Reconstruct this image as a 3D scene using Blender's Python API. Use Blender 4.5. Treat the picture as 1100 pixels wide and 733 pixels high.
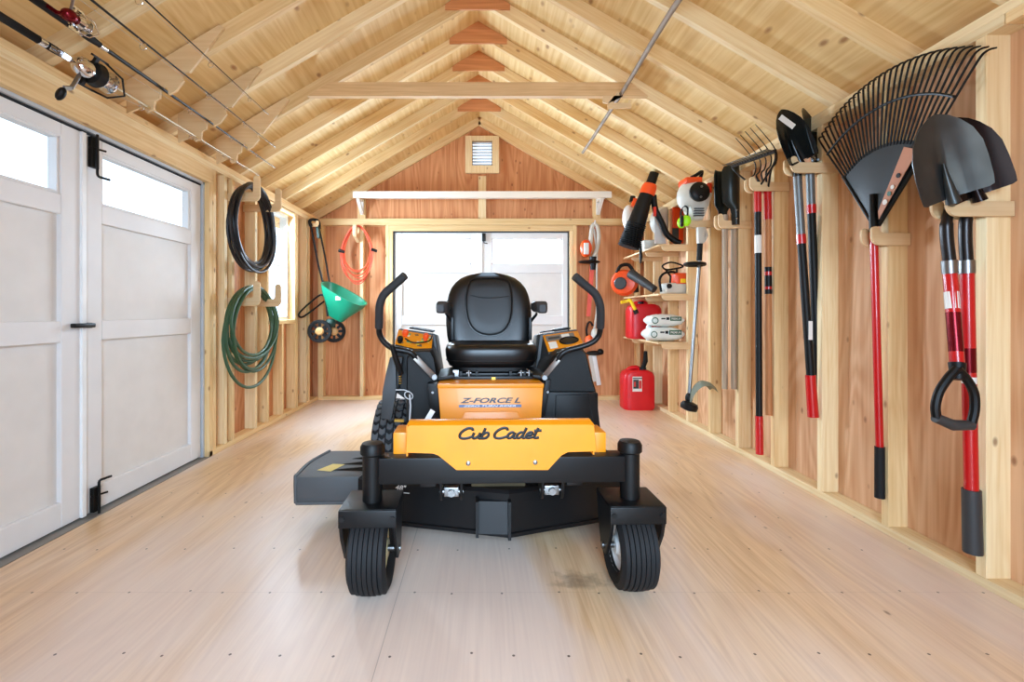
import bpy, bmesh, math, random
from mathutils import Vector, Matrix, noise
random.seed(7)
PI = math.pi
sc = bpy.context.scene
for o in list(bpy.data.objects): bpy.data.objects.remove(o)
C = sc.collection

# ---------------------------------------------------------------- camera, world, exposure
FPX = 500.0; CX = 518.0; CY = 336.0
cd = bpy.data.cameras.new('camera'); cam = bpy.data.objects.new('camera', cd); C.objects.link(cam)
cam.location = (0, 0, 1.0); cam.rotation_euler = (PI/2, 0, 0)
cd.sensor_width = 36; cd.lens = FPX/1100*36
cd.shift_x = (550-CX)/1100; cd.shift_y = -(366.5-CY)/1100
cd.clip_start = .02; sc.camera = cam
w = bpy.data.worlds.new('sky'); sc.world = w; w.use_nodes = True
bg = w.node_tree.nodes['Background']; bg.inputs[0].default_value = (.62, .80, 1, 1); bg.inputs[1].default_value = 3.2
sc.view_settings.view_transform = 'Standard'; sc.view_settings.look = 'None'
sc.view_settings.exposure = -.2; sc.view_settings.gamma = 1; sc.view_settings.use_curve_mapping = False
cy = sc.cycles
cy.use_denoising = True; cy.max_bounces = 12; cy.diffuse_bounces = 8; cy.sample_clamp_indirect = 8
cy.transparent_max_bounces = 12
def area(name, loc, rot, sx, sy, power, col=(1, 1, 1), portal=False, spread=PI):
    l = bpy.data.lights.new(name, 'AREA'); l.shape = 'RECTANGLE'; l.size = sx; l.size_y = sy
    l.energy = power; l.color = col; l.spread = spread
    if portal: l.cycles.is_portal = True
    o = bpy.data.objects.new(name, l); C.objects.link(o); o.location = loc; o.rotation_euler = rot; return o
# daylight through the openings (world portals) and the big open doorway behind the camera, plus an added uplight
area('portal_front', (.15, -.38, 1.0), (PI/2, 0, 0), 1.8, 2.0, 1, portal=True)
area('portal_window', (-1.99, 4.38, 1.45), (0, -PI/2, 0), 1.05, .58, 1, portal=True)
area('portal_door', (-1.99, 2.2, 1.66), (0, -PI/2, 0), .3, 1.6, 1, portal=True)
area('portal_back', (0, 5.5, 1.7), (-PI/2, 0, 0), 1.9, .32, 1, portal=True)
area('daylight_doorway', (.15, -2.4, 1.75), (PI/2-.22, 0, 0), 2.0, 2.0, 400, (.56, .77, 1))
area('added_uplight_doorway', (.15, -.95, .0), (PI*.80, 0, 0), 1.9, .8, 12, (.95, .97, 1))  # added unseen lamp lifting the ceiling, in place of light off the ground
area('daylight_window', (-2.12, 4.38, 1.55), (0, -PI/2+.5, 0), 1.0, .56, 175, (.62, .81, 1))
area('daylight_back_windows', (0, 5.53, 1.7), (-PI/2+.25, 0, 0), 1.85, .30, 140, (.62, .81, 1))

# ---------------------------------------------------------------- projection helpers (plan positions from the photo)
def at(px, py, Y): return Vector(((px-CX)*Y/FPX, Y, 1-(py-CY)*Y/FPX))
def atX(px, py, X):
    Y = FPX*X/(px-CX); return Vector((X, Y, 1-(py-CY)*Y/FPX))

# ---------------------------------------------------------------- materials
def lin(c):
    f = lambda v: v/12.92 if v <= .04045 else ((v+.055)/1.055)**2.4
    return (f(c[0]), f(c[1]), f(c[2]), 1)
MC = {}
def mat(name, col, rough=.5, metal=0, spec=.5, bump=0, bscale=200, coat=0, vary=0):
    if name in MC: return MC[name]
    m = bpy.data.materials.new(name); m.use_nodes = True; nt = m.node_tree; b = nt.nodes['Principled BSDF']
    b.inputs['Base Color'].default_value = lin(col); b.inputs['Roughness'].default_value = rough
    b.inputs['Metallic'].default_value = metal; b.inputs['Specular IOR Level'].default_value = spec
    b.inputs['Coat Weight'].default_value = coat
    tc = nt.nodes.new('ShaderNodeTexCoord')
    n = nt.nodes.new('ShaderNodeTexNoise'); n.inputs['Scale'].default_value = bscale; n.inputs['Detail'].default_value = 3
    nt.links.new(tc.outputs['Object'], n.inputs['Vector'])
    if bump:
        bp = nt.nodes.new('ShaderNodeBump'); bp.inputs['Strength'].default_value = bump; bp.inputs['Distance'].default_value = .002
        nt.links.new(n.outputs[0], bp.inputs['Height']); nt.links.new(bp.outputs[0], b.inputs['Normal'])
    n2 = nt.nodes.new('ShaderNodeTexNoise'); n2.inputs['Scale'].default_value = 9
    nt.links.new(tc.outputs['Object'], n2.inputs['Vector'])
    mx = nt.nodes.new('ShaderNodeMix'); mx.data_type = 'RGBA'; v = vary or .06
    mx.inputs[6].default_value = lin([c*(1-v) for c in col]); mx.inputs[7].default_value = lin([min(1, c*(1+v)) for c in col])
    nt.links.new(n2.outputs[0], mx.inputs[0]); nt.links.new(mx.outputs[2], b.inputs['Base Color'])
    MC[name] = m; return m

def wood(name, c1, c2, knot=(.45, .25, .13), axis='Z', fine=70, rough=.6, kscale=2.2, ksize=.035, ply=False, coat=0, spec=.35, stain_daylight=None, bump=.15, ring=.11):
    """sawn timber: fine grain stretched along one axis, broad tone changes, sparse round knots"""
    if name in MC: return MC[name]
    m = bpy.data.materials.new(name); m.use_nodes = True; nt = m.node_tree; L = nt.links; N = nt.nodes; b = N['Principled BSDF']
    tc = N.new('ShaderNodeTexCoord'); oi = N.new('ShaderNodeObjectInfo')
    add = N.new('ShaderNodeVectorMath'); add.operation = 'ADD'
    sc_ = N.new('ShaderNodeVectorMath'); sc_.operation = 'SCALE'; sc_.inputs['Scale'].default_value = 37
    L.new(oi.outputs['Random'], sc_.inputs[0]); L.new(tc.outputs['Object'], add.inputs[0]); L.new(sc_.outputs[0], add.inputs[1])
    ai = 'XYZ'.index(axis)
    def mapping(lat, along):
        mp_ = N.new('ShaderNodeMapping'); s = [lat]*3; s[ai] = along; mp_.inputs['Scale'].default_value = s
        L.new(add.outputs[0], mp_.inputs['Vector']); return mp_
    def noise_(mp_, scale, detail=3, dist=0):
        n = N.new('ShaderNodeTexNoise'); n.inputs['Scale'].default_value = scale; n.inputs['Detail'].default_value = detail
        n.inputs['Distortion'].default_value = dist; L.new(mp_.outputs[0], n.inputs['Vector']); return n
    g1 = noise_(mapping(1, .03), fine, 4, .3)
    g2 = noise_(mapping(1, .14), 6 if not ply else 3.2, 2, .6)
    # cathedral rings: sine of a slow stretched noise
    mth = N.new('ShaderNodeMath'); mth.operation = 'MULTIPLY'; mth.inputs[1].default_value = 60 if not ply else 85
    sn = N.new('ShaderNodeMath'); sn.operation = 'SINE'
    L.new(g2.outputs[0], mth.inputs[0]); L.new(mth.outputs[0], sn.inputs[0])
    sm = N.new('ShaderNodeMath'); sm.operation = 'MULTIPLY_ADD'; sm.inputs[1].default_value = .05 if not ply else ring; L.new(sn.outputs[0], sm.inputs[0])
    L.new(g1.outputs[0], sm.inputs[2])
    cr = N.new('ShaderNodeValToRGB'); cr.color_ramp.elements[0].position = .25; cr.color_ramp.elements[1].position = .75
    cr.color_ramp.elements[0].color = lin(c2); cr.color_ramp.elements[1].color = lin(c1); L.new(sm.outputs[0], cr.inputs[0])
    cur = cr.outputs[0]
    # object tone
    hsv = N.new('ShaderNodeHueSaturation'); mr = N.new('ShaderNodeMapRange'); mr.inputs[3].default_value = .9; mr.inputs[4].default_value = 1.06
    L.new(oi.outputs['Random'], mr.inputs[0]); L.new(mr.outputs[0], hsv.inputs['Value']); L.new(cur, hsv.inputs['Color']); cur = hsv.outputs[0]
    if stain_daylight:  # whitish streaks, spread wider to paint pale daylight into the boards
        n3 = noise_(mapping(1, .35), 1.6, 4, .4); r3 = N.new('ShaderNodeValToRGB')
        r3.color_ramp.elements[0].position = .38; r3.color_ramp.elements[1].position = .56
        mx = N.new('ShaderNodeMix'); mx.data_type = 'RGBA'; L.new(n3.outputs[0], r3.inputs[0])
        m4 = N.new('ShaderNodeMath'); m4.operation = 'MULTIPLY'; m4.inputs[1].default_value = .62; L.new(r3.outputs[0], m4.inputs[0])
        L.new(m4.outputs[0], mx.inputs[0]); L.new(cur, mx.inputs[6]); mx.inputs[7].default_value = lin(stain_daylight); cur = mx.outputs[2]
    # knots
    mk = mapping(1, .55); vo = N.new('ShaderNodeTexVoronoi'); vo.inputs['Scale'].default_value = kscale; L.new(mk.outputs[0], vo.inputs['Vector'])
    kr = N.new('ShaderNodeValToRGB'); kr.color_ramp.elements[0].position = ksize*kscale*.35; kr.color_ramp.elements[1].position = ksize*kscale
    kr.color_ramp.elements[0].color = (1, 1, 1, 1); kr.color_ramp.elements[1].color = (0, 0, 0, 1); L.new(vo.outputs['Distance'], kr.inputs[0])
    mk2 = N.new('ShaderNodeMix'); mk2.data_type = 'RGBA'
    km = N.new('ShaderNodeMath'); km.operation = 'MULTIPLY'; km.inputs[1].default_value = .7; L.new(kr.outputs[0], km.inputs[0])
    L.new(km.outputs[0], mk2.inputs[0]); L.new(cur, mk2.inputs[6]); mk2.inputs[7].default_value = lin(knot); cur = mk2.outputs[2]
    L.new(cur, b.inputs['Base Color'])
    b.inputs['Roughness'].default_value = rough; b.inputs['Specular IOR Level'].default_value = spec; b.inputs['Coat Weight'].default_value = coat
    b.inputs['Coat Roughness'].default_value = .35
    if bump:
        bp = N.new('ShaderNodeBump'); bp.inputs['Strength'].default_value = bump; bp.inputs['Distance'].default_value = .0015
        L.new(g1.outputs[0], bp.inputs['Height']); L.new(bp.outputs[0], b.inputs['Normal'])
    MC[name] = m; return m

PINE = wood('spruce_timber', (.93, .82, .62), (.85, .70, .48), knot=(.52, .30, .15), kscale=10, ksize=.013, rough=.62)
PINE_P = wood('spruce_timber_pale', (.95, .87, .70), (.88, .76, .56), rough=.62, kscale=9, ksize=.012)
SHEATHR = wood('fir_sheathing_pale', (.87, .71, .56), (.78, .58, .42), knot=(.45, .24, .13), fine=45, ply=True, kscale=9, ksize=.013, ring=.13)
SHEATH = wood('fir_sheathing', (.86, .62, .43), (.74, .47, .29), knot=(.42, .20, .10), fine=45, ply=True, kscale=9, ksize=.012, ring=.12)
ROOFPLY = wood('roof_plywood', (.94, .84, .63), (.85, .71, .47), knot=(.55, .30, .15), axis='Y', fine=40, ply=True, kscale=8, ksize=.02, ring=.06)
FLOORPLY = wood('floor_plywood', (.88, .755, .60), (.78, .635, .48), knot=(.38, .27, .2), axis='Y', fine=90, ply=True, rough=.36, kscale=5, ksize=.009, coat=.25, stain_daylight=(.88, .83, .81), ring=.10, bump=.08)
BIRCH = wood('birch_plywood', (.90, .79, .62), (.85, .72, .54), axis='X', fine=60, kscale=1.0, ksize=.004)
ASH = wood('ash_handle', (.78, .53, .33), (.64, .40, .23), fine=90, kscale=.8, ksize=.004)
GREYWOOD = wood('weathered_handle', (.72, .64, .54), (.52, .44, .36), fine=90, kscale=.8, ksize=.004)
WHITEP = mat('white_paint', (.885, .885, .885), .5, vary=.02, bump=.1, bscale=60)
JAMB = mat('grey_jamb', (.72, .74, .76), .5)
BLKP = mat('black_plastic', (.05, .048, .048), .45, spec=.25, bump=.3, bscale=500)
BLKM = mat('black_powdercoat', (.05, .05, .055), .38, spec=.3, bump=.12, bscale=300)
BLKR = mat('rubber', (.10, .10, .105), .65, spec=.25, bump=.3, bscale=300)
VINYL = mat('black_vinyl', (.045, .043, .043), .34, bump=.15, bscale=700)
DGREY = mat('dark_grey_plastic', (.20, .205, .21), .5, bump=.3, bscale=600)
YEL = mat('yellow_paint', (.89, .545, .02), .4, coat=.1)
STEEL = mat('steel', (.55, .55, .55), .35, 1)
TREAD = mat('tyre_tread', (.30, .31, .32), .7)
CHROME = mat('chrome', (.85, .85, .86), .12, 1)
WHITE = mat('white_plastic', (.86, .86, .85), .4)
OFFW = mat('warm_grey_plastic', (.78, .77, .73), .45)
ORG = mat('orange_plastic', (.90, .30, .08), .35)
REDP = mat('red_paint', (.74, .06, .08), .28, coat=.3)
REDC = mat('red_polyethylene', (.80, .05, .10), .38)
GRNP = mat('green_plastic', (.05, .48, .36), .35)
HOSEG = mat('green_hose_rubber', (.20, .33, .22), .45)
HOSEK = mat('black_hose_rubber', (.10, .10, .12), .42)
CORD = mat('orange_cord', (.87, .33, .20), .45)
NEON = mat('neon_green', (.65, .95, .10), .4)
YSP = mat('yellow_spout', (.95, .78, .10), .4)
BLUE = mat('blue_stripe', (.22, .33, .50), .4)
TEAL = mat('teal_cap', (.05, .35, .42), .4)
BAGG = mat('bag_green_print', (.10, .36, .28), .4)
BAGW = mat('white_bag_film', (.88, .90, .88), .32, bump=.3, bscale=25)
GUN = mat('gunmetal', (.22, .21, .21), .32, .9, vary=.2)
HAMM = mat('hammered_grey', (.45, .46, .46), .4, .6, bump=.5, bscale=150)
GOLD = mat('zinc_yellow', (.72, .56, .25), .35, .8)
OLIVE = mat('grass_stained_plastic', (.42, .43, .36), .6, vary=.2)
MAROON = mat('maroon_anodised', (.45, .05, .10), .25, .7)
LABEL = mat('paper_label', (.88, .87, .84), .5)
TANLAB = mat('tan_card_label', (.72, .48, .34), .55, vary=.1)
DUST = mat('grass_dust', (.30, .26, .18), .9, bump=1, bscale=150, vary=.3)
GRAVEL = mat('ground_gravel', (.62, .60, .57), .9, bump=.5, bscale=40)
gl = bpy.data.materials.new('window_glass'); gl.use_nodes = True; nt = gl.node_tree; nt.nodes.clear()
go = nt.nodes.new('ShaderNodeOutputMaterial'); gt = nt.nodes.new('ShaderNodeBsdfTransparent'); gg = nt.nodes.new('ShaderNodeBsdfGlossy')
gg.inputs['Roughness'].default_value = .02; gm = nt.nodes.new('ShaderNodeMixShader'); gm.inputs[0].default_value = .06
nt.links.new(gt.outputs[0], gm.inputs[1]); nt.links.new(gg.outputs[0], gm.inputs[2]); nt.links.new(gm.outputs[0], go.inputs[0]); GLASS = gl
# floor: dark nail heads in rows over the joists and sheet seams
nt = FLOORPLY.node_tree; N = nt.nodes; L = nt.links; b = N['Principled BSDF']
src = b.inputs['Base Color'].links[0].from_socket
tc = N.new('ShaderNodeTexCoord'); sx = N.new('ShaderNodeSeparateXYZ'); L.new(tc.outputs['Object'], sx.inputs[0])
def M_(op, a, b_=None, c_=None):
    n = N.new('ShaderNodeMath'); n.operation = op
    for i, v in enumerate((a, b_, c_)):
        if v is None: continue
        if isinstance(v, (int, float)): n.inputs[i].default_value = v
        else: L.new(v, n.inputs[i])
    return n.outputs[0]
fy = M_('DIVIDE', M_('SUBTRACT', sx.outputs[1], .14), .3048)
row = M_('FLOOR', M_('ADD', fy, .5))
jx = M_('MULTIPLY', M_('SINE', M_('MULTIPLY', row, 12.9)), .4)
wn = N.new('ShaderNodeTexWhiteNoise'); wn.noise_dimensions = '2D'
fx = M_('ADD', M_('DIVIDE', sx.outputs[0], .17), jx)
cmb = N.new('ShaderNodeCombineXYZ'); L.new(M_('FLOOR', M_('ADD', fx, .5)), cmb.inputs[0]); L.new(row, cmb.inputs[1]); L.new(cmb.outputs[0], wn.inputs['Vector'])
dxn = M_('MULTIPLY', M_('SUBTRACT', M_('SUBTRACT', fx, M_('FLOOR', M_('ADD', fx, .5))), M_('MULTIPLY', M_('SUBTRACT', wn.outputs[0], .5), .5)), .17)
dyn = M_('MULTIPLY', M_('SUBTRACT', M_('SUBTRACT', fy, row), M_('MULTIPLY', M_('SUBTRACT', wn.outputs[0], .5), .06)), .3048)
dist = M_('SQRT', M_('ADD', M_('MULTIPLY', dxn, dxn), M_('MULTIPLY', dyn, dyn)))
nail = M_('LESS_THAN', dist, .0042)
seamx = M_('LESS_THAN', M_('ABSOLUTE', M_('ADD', sx.outputs[0], .30)), .0014)
seamy = M_('LESS_THAN', M_('ABSOLUTE', M_('SUBTRACT', sx.outputs[1], 1.664)), .0012)
msk = M_('MAXIMUM', M_('MULTIPLY', nail, .85), M_('MULTIPLY', M_('MAXIMUM', seamx, M_('MULTIPLY', seamy, .4)), .35))
# oil smudge left on the boards
sdx = M_('DIVIDE', M_('SUBTRACT', sx.outputs[0], .36), .10); sdy = M_('DIVIDE', M_('SUBTRACT', sx.outputs[1], 1.74), .06)
sn_ = N.new('ShaderNodeTexNoise'); sn_.inputs['Scale'].default_value = 22; L.new(tc.outputs['Object'], sn_.inputs['Vector'])
sd = M_('ADD', M_('SQRT', M_('ADD', M_('MULTIPLY', sdx, sdx), M_('MULTIPLY', sdy, sdy))), M_('MULTIPLY', M_('SUBTRACT', sn_.outputs[0], .5), 2.2))
smr = N.new('ShaderNodeMapRange'); smr.inputs[1].default_value = 1.1; smr.inputs[2].default_value = .2; smr.inputs[3].default_value = 0; smr.inputs[4].default_value = .5; L.new(sd, smr.inputs[0])
msk = M_('MAXIMUM', msk, smr.outputs[0])
mx = N.new('ShaderNodeMix'); mx.data_type = 'RGBA'; L.new(msk, mx.inputs[0]); L.new(src, mx.inputs[6]); mx.inputs[7].default_value = lin((.22, .17, .14)); L.new(mx.outputs[2], b.inputs['Base Color'])

# ---------------------------------------------------------------- mesh builder
W = {}
def smooth(pts, k=6, closed=False):
    P = [Vector(p) for p in pts]; out = []; n = len(P)
    rng = n if closed else n-1
    for i in range(rng):
        if closed: a, b_, c, d = P[(i-1) % n], P[i], P[(i+1) % n], P[(i+2) % n]
        else: a, b_, c, d = P[max(i-1, 0)], P[i], P[i+1], P[min(i+2, n-1)]
        for j in range(k):
            t = j/k
            out.append(.5*((2*b_)+(c-a)*t+(2*a-5*b_+4*c-d)*t*t+(3*b_-a-3*c+d)*t**3))
    if not closed: out.append(P[-1])
    return out
class B:
    def __init__(s): s.bm = bmesh.new()
    def _bev(s, vs, bev, seg=2):
        if bev <= 0: return
        es = {e for v in vs for e in v.link_edges}
        bmesh.ops.bevel(s.bm, geom=list(es), offset=bev, segments=seg, affect='EDGES', profile=.6, clamp_overlap=True)
    def hexa(s, p, bev=0, seg=2):      # p: 4 bottom (ccw) + 4 top
        v = [s.bm.verts.new(Vector(q)) for q in p]
        for f in ((3, 2, 1, 0), (4, 5, 6, 7), (0, 1, 5, 4), (1, 2, 6, 5), (2, 3, 7, 6), (3, 0, 4, 7)): s.bm.faces.new([v[i] for i in f])
        s._bev(v, bev, seg); return s
    def box(s, x0, x1, y0, y1, z0, z1, bev=0, seg=2):
        return s.hexa([(x0, y0, z0), (x1, y0, z0), (x1, y1, z0), (x0, y1, z0), (x0, y0, z1), (x1, y0, z1), (x1, y1, z1), (x0, y1, z1)], bev, seg)
    def obox(s, c, size, rot=None, bev=0):
        R = rot or Matrix.Identity(3); hx, hy, hz = [q/2 for q in size]; c = Vector(c)
        P = [c + R @ Vector(q) for q in ((-hx, -hy, -hz), (hx, -hy, -hz), (hx, hy, -hz), (-hx, hy, -hz), (-hx, -hy, hz), (hx, -hy, hz), (hx, hy, hz), (-hx, hy, hz))]
        return s.hexa(P, bev)
    def bar(s, p0, p1, wd, th, up=(0, 0, 1), bev=0):
        p0 = Vector(p0); p1 = Vector(p1); d = (p1-p0); Ln = d.length; d.normalize()
        u = Vector(up); sdv = d.cross(u).normalized(); u2 = sdv.cross(d)
        R = Matrix((d, sdv, u2)).transposed(); return s.obox((p0+p1)/2, (Ln, wd, th), R, bev)
    def loft(s, rings, cap=True, closed=True):
        V = [[s.bm.verts.new(Vector(p)) for p in r] for r in rings]; n = len(V[0])
        for a, b_ in zip(V[:-1], V[1:]):
            for i in range(n if closed else n-1):
                j = (i+1) % n
                s.bm.faces.new((a[i], a[j], b_[j], b_[i]))
        if cap: s.bm.faces.new(V[0][::-1]); s.bm.faces.new(V[-1])
        return s
    def tube(s, pts, r, n=10, cap=True, closed=False):
        P = [Vector(p) for p in pts]; m = len(P); R = r if isinstance(r, (list, tuple)) else [r]*m
        T = []
        for i in range(m):
            if closed: t = P[(i+1) % m]-P[(i-1) % m]
            else: t = P[min(i+1, m-1)]-P[max(i-1, 0)]
            T.append(t.normalized() if t.length > 1e-9 else Vector((0, 0, 1)))
        u = T[0].orthogonal().normalized(); rings = []
        for i in range(m):
            u = (u - T[i]*u.dot(T[i])).normalized(); v = T[i].cross(u)
            rings.append([P[i]+(u*math.cos(2*PI*k/n)+v*math.sin(2*PI*k/n))*R[i] for k in range(n)])
        if closed: rings.append(rings[0]); return s.loft(rings, cap=False)
        return s.loft(rings, cap)
    def cyl(s, p0, p1, r0, r1=None, n=20): return s.tube([p0, p1], [r0, r0 if r1 is None else r1], n)
    def lathe(s, prof, c, axis=(0, 0, 1), n=32, cap=True):
        a = Vector(axis).normalized(); u = a.orthogonal().normalized(); v = a.cross(u); c = Vector(c)
        return s.loft([[c + a*h + (u*math.cos(2*PI*k/n)+v*math.sin(2*PI*k/n))*r for k in range(n)] for r, h in prof], cap)
    def ring(s, prof, c, axis, n=40):   # closed profile revolved (tyres, rims)
        a = Vector(axis).normalized(); u = a.orthogonal().normalized(); v = a.cross(u); c = Vector(c); V = []
        for k in range(n):
            d = u*math.cos(2*PI*k/n)+v*math.sin(2*PI*k/n); V.append([s.bm.verts.new(c+a*h+d*r) for r, h in prof])
        m = len(prof)
        for k in range(n):
            for i in range(m):
                s.bm.faces.new((V[k][i], V[k][(i+1) % m], V[(k+1) % n][(i+1) % m], V[(k+1) % n][i]))
        return s
    def torus(s, c, R, r, axis=(0, 0, 1), n=32, m=10, sc2=1):
        a = Vector(axis).normalized(); u = a.orthogonal().normalized(); v = a.cross(u); c = Vector(c)
        return s.tube([c+u*R*math.cos(2*PI*k/n)+v*R*sc2*math.sin(2*PI*k/n) for k in range(n)], r, m, closed=True)
    def prism(s, poly, plane, a, b_, bev=0, seg=2):
        f = {'xz': lambda p, t: (p[0], t, p[1]), 'yz': lambda p, t: (t, p[0], p[1]), 'xy': lambda p, t: (p[0], p[1], t)}[plane]
        v0 = [s.bm.verts.new(f(p, a)) for p in poly]; v1 = [s.bm.verts.new(f(p, b_)) for p in poly]; n = len(poly)
        s.bm.faces.new(v0[::-1]); s.bm.faces.new(v1)
        for i in range(n): j = (i+1) % n; s.bm.faces.new((v0[i], v0[j], v1[j], v1[i]))
        if bev: s._bev(v0+v1, bev, seg)
        return s
    def sph(s, c, r, n=16, m=10, rot=None):
        r = r if isinstance(r, (tuple, list)) else (r, r, r); c = Vector(c); R = rot or Matrix.Identity(3); rings = []
        for i in range(m+1):
            th = PI*(.02+.96*i/m)
            rings.append([c+R @ Vector((r[0]*math.sin(th)*math.cos(2*PI*k/n), r[1]*math.sin(th)*math.sin(2*PI*k/n), -r[2]*math.cos(th))) for k in range(n)])
        return s.loft(rings)
    def quad(s, pts):
        s.bm.faces.new([s.bm.verts.new(Vector(p)) for p in pts]); return s
    def build(s, name, m, parent=None, world=True, sharp=35, origin=None):
        bmesh.ops.recalc_face_normals(s.bm, faces=s.bm.faces)
        mw = W.get(parent.name, Matrix.Identity(4)) if parent else Matrix.Identity(4)
        if parent and world: s.bm.transform(mw.inverted())
        o_loc = None
        if origin is not None:
            o_loc = Vector(origin); s.bm.transform(Matrix.Translation(-o_loc))
        me = bpy.data.meshes.new(name); s.bm.to_mesh(me); s.bm.free(); me.materials.append(m)
        for p in me.polygons: p.use_smooth = True
        me.set_sharp_from_angle(angle=math.radians(sharp))
        o = bpy.data.objects.new(name, me); C.objects.link(o)
        if parent: o.parent = parent
        if o_loc is not None: o.location = o_loc
        W[o.name] = mw @ Matrix.Translation(o_loc) if o_loc is not None else mw.copy()
        return o
def thing(name, label, cat, loc=(0, 0, 0), rz=0, group=None):
    o = bpy.data.objects.new(name, None); C.objects.link(o); o.empty_display_size = .1
    o.location = loc; o.rotation_euler = (0, 0, rz); o['label'] = label; o['category'] = cat
    if group: o['group'] = group
    W[o.name] = Matrix.Translation(Vector(loc)) @ Matrix.Rotation(rz, 4, 'Z'); return o
def tag(o, label, cat, group=None):
    o['label'] = label; o['category'] = cat
    if group: o['group'] = group
    return o
def struct(o): o['kind'] = 'structure'; return o
def lumber(name, size, c, m, parent=None, rot=None, bev=.002):
    """a board with its length on local Z"""
    b = B(); hx, hy, hz = [q/2 for q in size]; b.box(-hx, hx, -hy, hy, -hz, hz, bev, 1)
    o = b.build(name, m, None); o.location = c
    if rot is not None: o.rotation_euler = rot.to_euler()
    if parent: o.parent = parent
    W[o.name] = Matrix.Translation(Vector(c)); return o
def RX(a): return Matrix.Rotation(a, 3, 'X')
def RY(a): return Matrix.Rotation(a, 3, 'Y')
def RZ(a): return Matrix.Rotation(a, 3, 'Z')
FB = {}
def text(body, name, m, parent, o, u, v, wd, ht, shear=0, bold=0, depth=.0008, world=True):
    """flat lettering on a surface: origin o (lower left), axes u (right) and v (up), fitted to wd x ht"""
    cu = bpy.data.curves.new('t', 'FONT'); cu.body = body; cu.size = 1; cu.extrude = 0; cu.shear = shear; cu.offset = bold; cu.resolution_u = 3
    t = bpy.data.objects.new('t', cu); C.objects.link(t); dg = bpy.context.evaluated_depsgraph_get(); dg.update()
    me = t.evaluated_get(dg).to_mesh(); vs = [q.co.copy() for q in me.vertices]; fs = [list(p.vertices) for p in me.polygons]
    t.evaluated_get(dg).to_mesh_clear(); bpy.data.objects.remove(t); bpy.data.curves.remove(cu)
    x0 = min(q.x for q in vs); x1 = max(q.x for q in vs); y0 = min(q.y for q in vs); y1 = max(q.y for q in vs)
    o = Vector(o); u = Vector(u).normalized(); v = Vector(v).normalized(); n = u.cross(v)
    b = B(); V = [b.bm.verts.new(o+u*(q.x-x0)/(x1-x0)*wd+v*(q.y-y0)/(y1-y0)*ht+n*depth) for q in vs]
    for f in fs:
        try: b.bm.faces.new([V[i] for i in f])
        except ValueError: pass
    # extrude a hair so the letters have body
    r = bmesh.ops.extrude_face_region(b.bm, geom=b.bm.faces[:]); bmesh.ops.translate(b.bm, vec=-n*depth*.9, verts=[g for g in r['geom'] if isinstance(g, bmesh.types.BMVert)])
    return b.build(name, m, parent, world=world)

# ================================================================ THE SHED
XL, XR = -1.883, 1.82           # inner stud faces
SL, SR = XL-.089, XR+.089       # sheathing planes
YB = 5.33; YBS = YB+.089        # back wall stud face / sheathing
YF = -.40                       # front wall (behind the camera)
ZT = 2.08; T2 = .038
SLOPE = .583; RB0 = 3.17        # rafter underside at the ridge line
XC = -.0315

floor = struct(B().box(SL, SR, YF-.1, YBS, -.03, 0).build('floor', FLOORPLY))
g = struct(B().box(-30, 30, -30, 40, -.30, -.22).build('ground', GRAVEL))

# ---- left wall -------------------------------------------------
DY0, DY1 = 1.40, 3.215     # door opening
WY0, WY1, WZ0, WZ1 = 4.12, 4.66, .93, 1.97
b = B()
for (y0, y1, z0, z1) in ((YF, DY0, -.02, ZT), (DY0, DY1, 1.93, ZT), (DY1, WY0, -.02, ZT), (WY0, WY1, -.02, WZ0), (WY0, WY1, WZ1, ZT), (WY1, YBS+.01, -.02, ZT)):
    b.box(SL-.012, SL, y0, y1, z0, z1)
wl = struct(b.build('wall_left', SHEATH))
# trimmer, jack and regular studs (y0) with 1.5 in faces
def wallstud(parent, side, y0, z0=T2, z1=ZT-2*T2, m=PINE, wd=T2):
    x = XL-.0445 if side < 0 else XR+.0445
    return lumber('stud', (.089, wd, z1-z0), (x, y0+wd/2, (z0+z1)/2), m, parent)
lumber('bottom_plate', (.089, T2, DY0-YF), (XL-.0445, (YF+DY0)/2, T2/2), PINE, wl, RX(PI/2) @ RZ(0)).rotation_euler = (PI/2, 0, 0)
def plate(name, parent, x, y0, y1, z, wdx=.089, hz=T2, m=PINE):
    o = lumber(name, (wdx, hz, y1-y0), (x, (y0+y1)/2, z), m, parent); o.rotation_euler = (PI/2, 0, 0); return o
plate('bottom_plate', wl, XL-.0445, DY1, YB, T2/2)
plate('top_plate', wl, XL-.0445, YF, YB, ZT-T2/2); plate('top_plate', wl, XL-.0445, YF, YB-.05, ZT-1.5*T2, m=PINE_P)
plate('door_header', wl, XL-.0445, DY0-.05, DY1+.05, 1.9+(.104)/2, .089, .104)
for y in (YF, 0, .4, .8, 1.2, 1.30): wallstud(wl, -1, y)
wallstud(wl, -1, DY1, 0, 1.9); wallstud(wl, -1, DY1+.042, T2)
for y in (3.40, 3.50, 3.86, 4.075, 4.68, 4.72, 4.98, 5.05): wallstud(wl, -1, y, m=random.choice((PINE, PINE_P)))
for y in (4.38,): wallstud(wl, -1, y, T2, WZ0-T2)
plate('window_sill_plate', wl, XL-.0445, WY0-.03, WY1+.03, WZ0-T2/2); plate('window_header', wl, XL-.0445, WY0-.03, WY1+.03, WZ1+.012, hz=.03)
# door jamb
b = B(); b.box(XL-.15, XL-.035, DY1-.014, DY1, 0, 1.9); b.box(XL-.15, XL-.035, DY0, DY0+.014, 0, 1.9); b.box(XL-.15, XL-.035, DY0, DY1, 1.884, 1.9)
struct(b.build('trim_1', JAMB))
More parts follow.
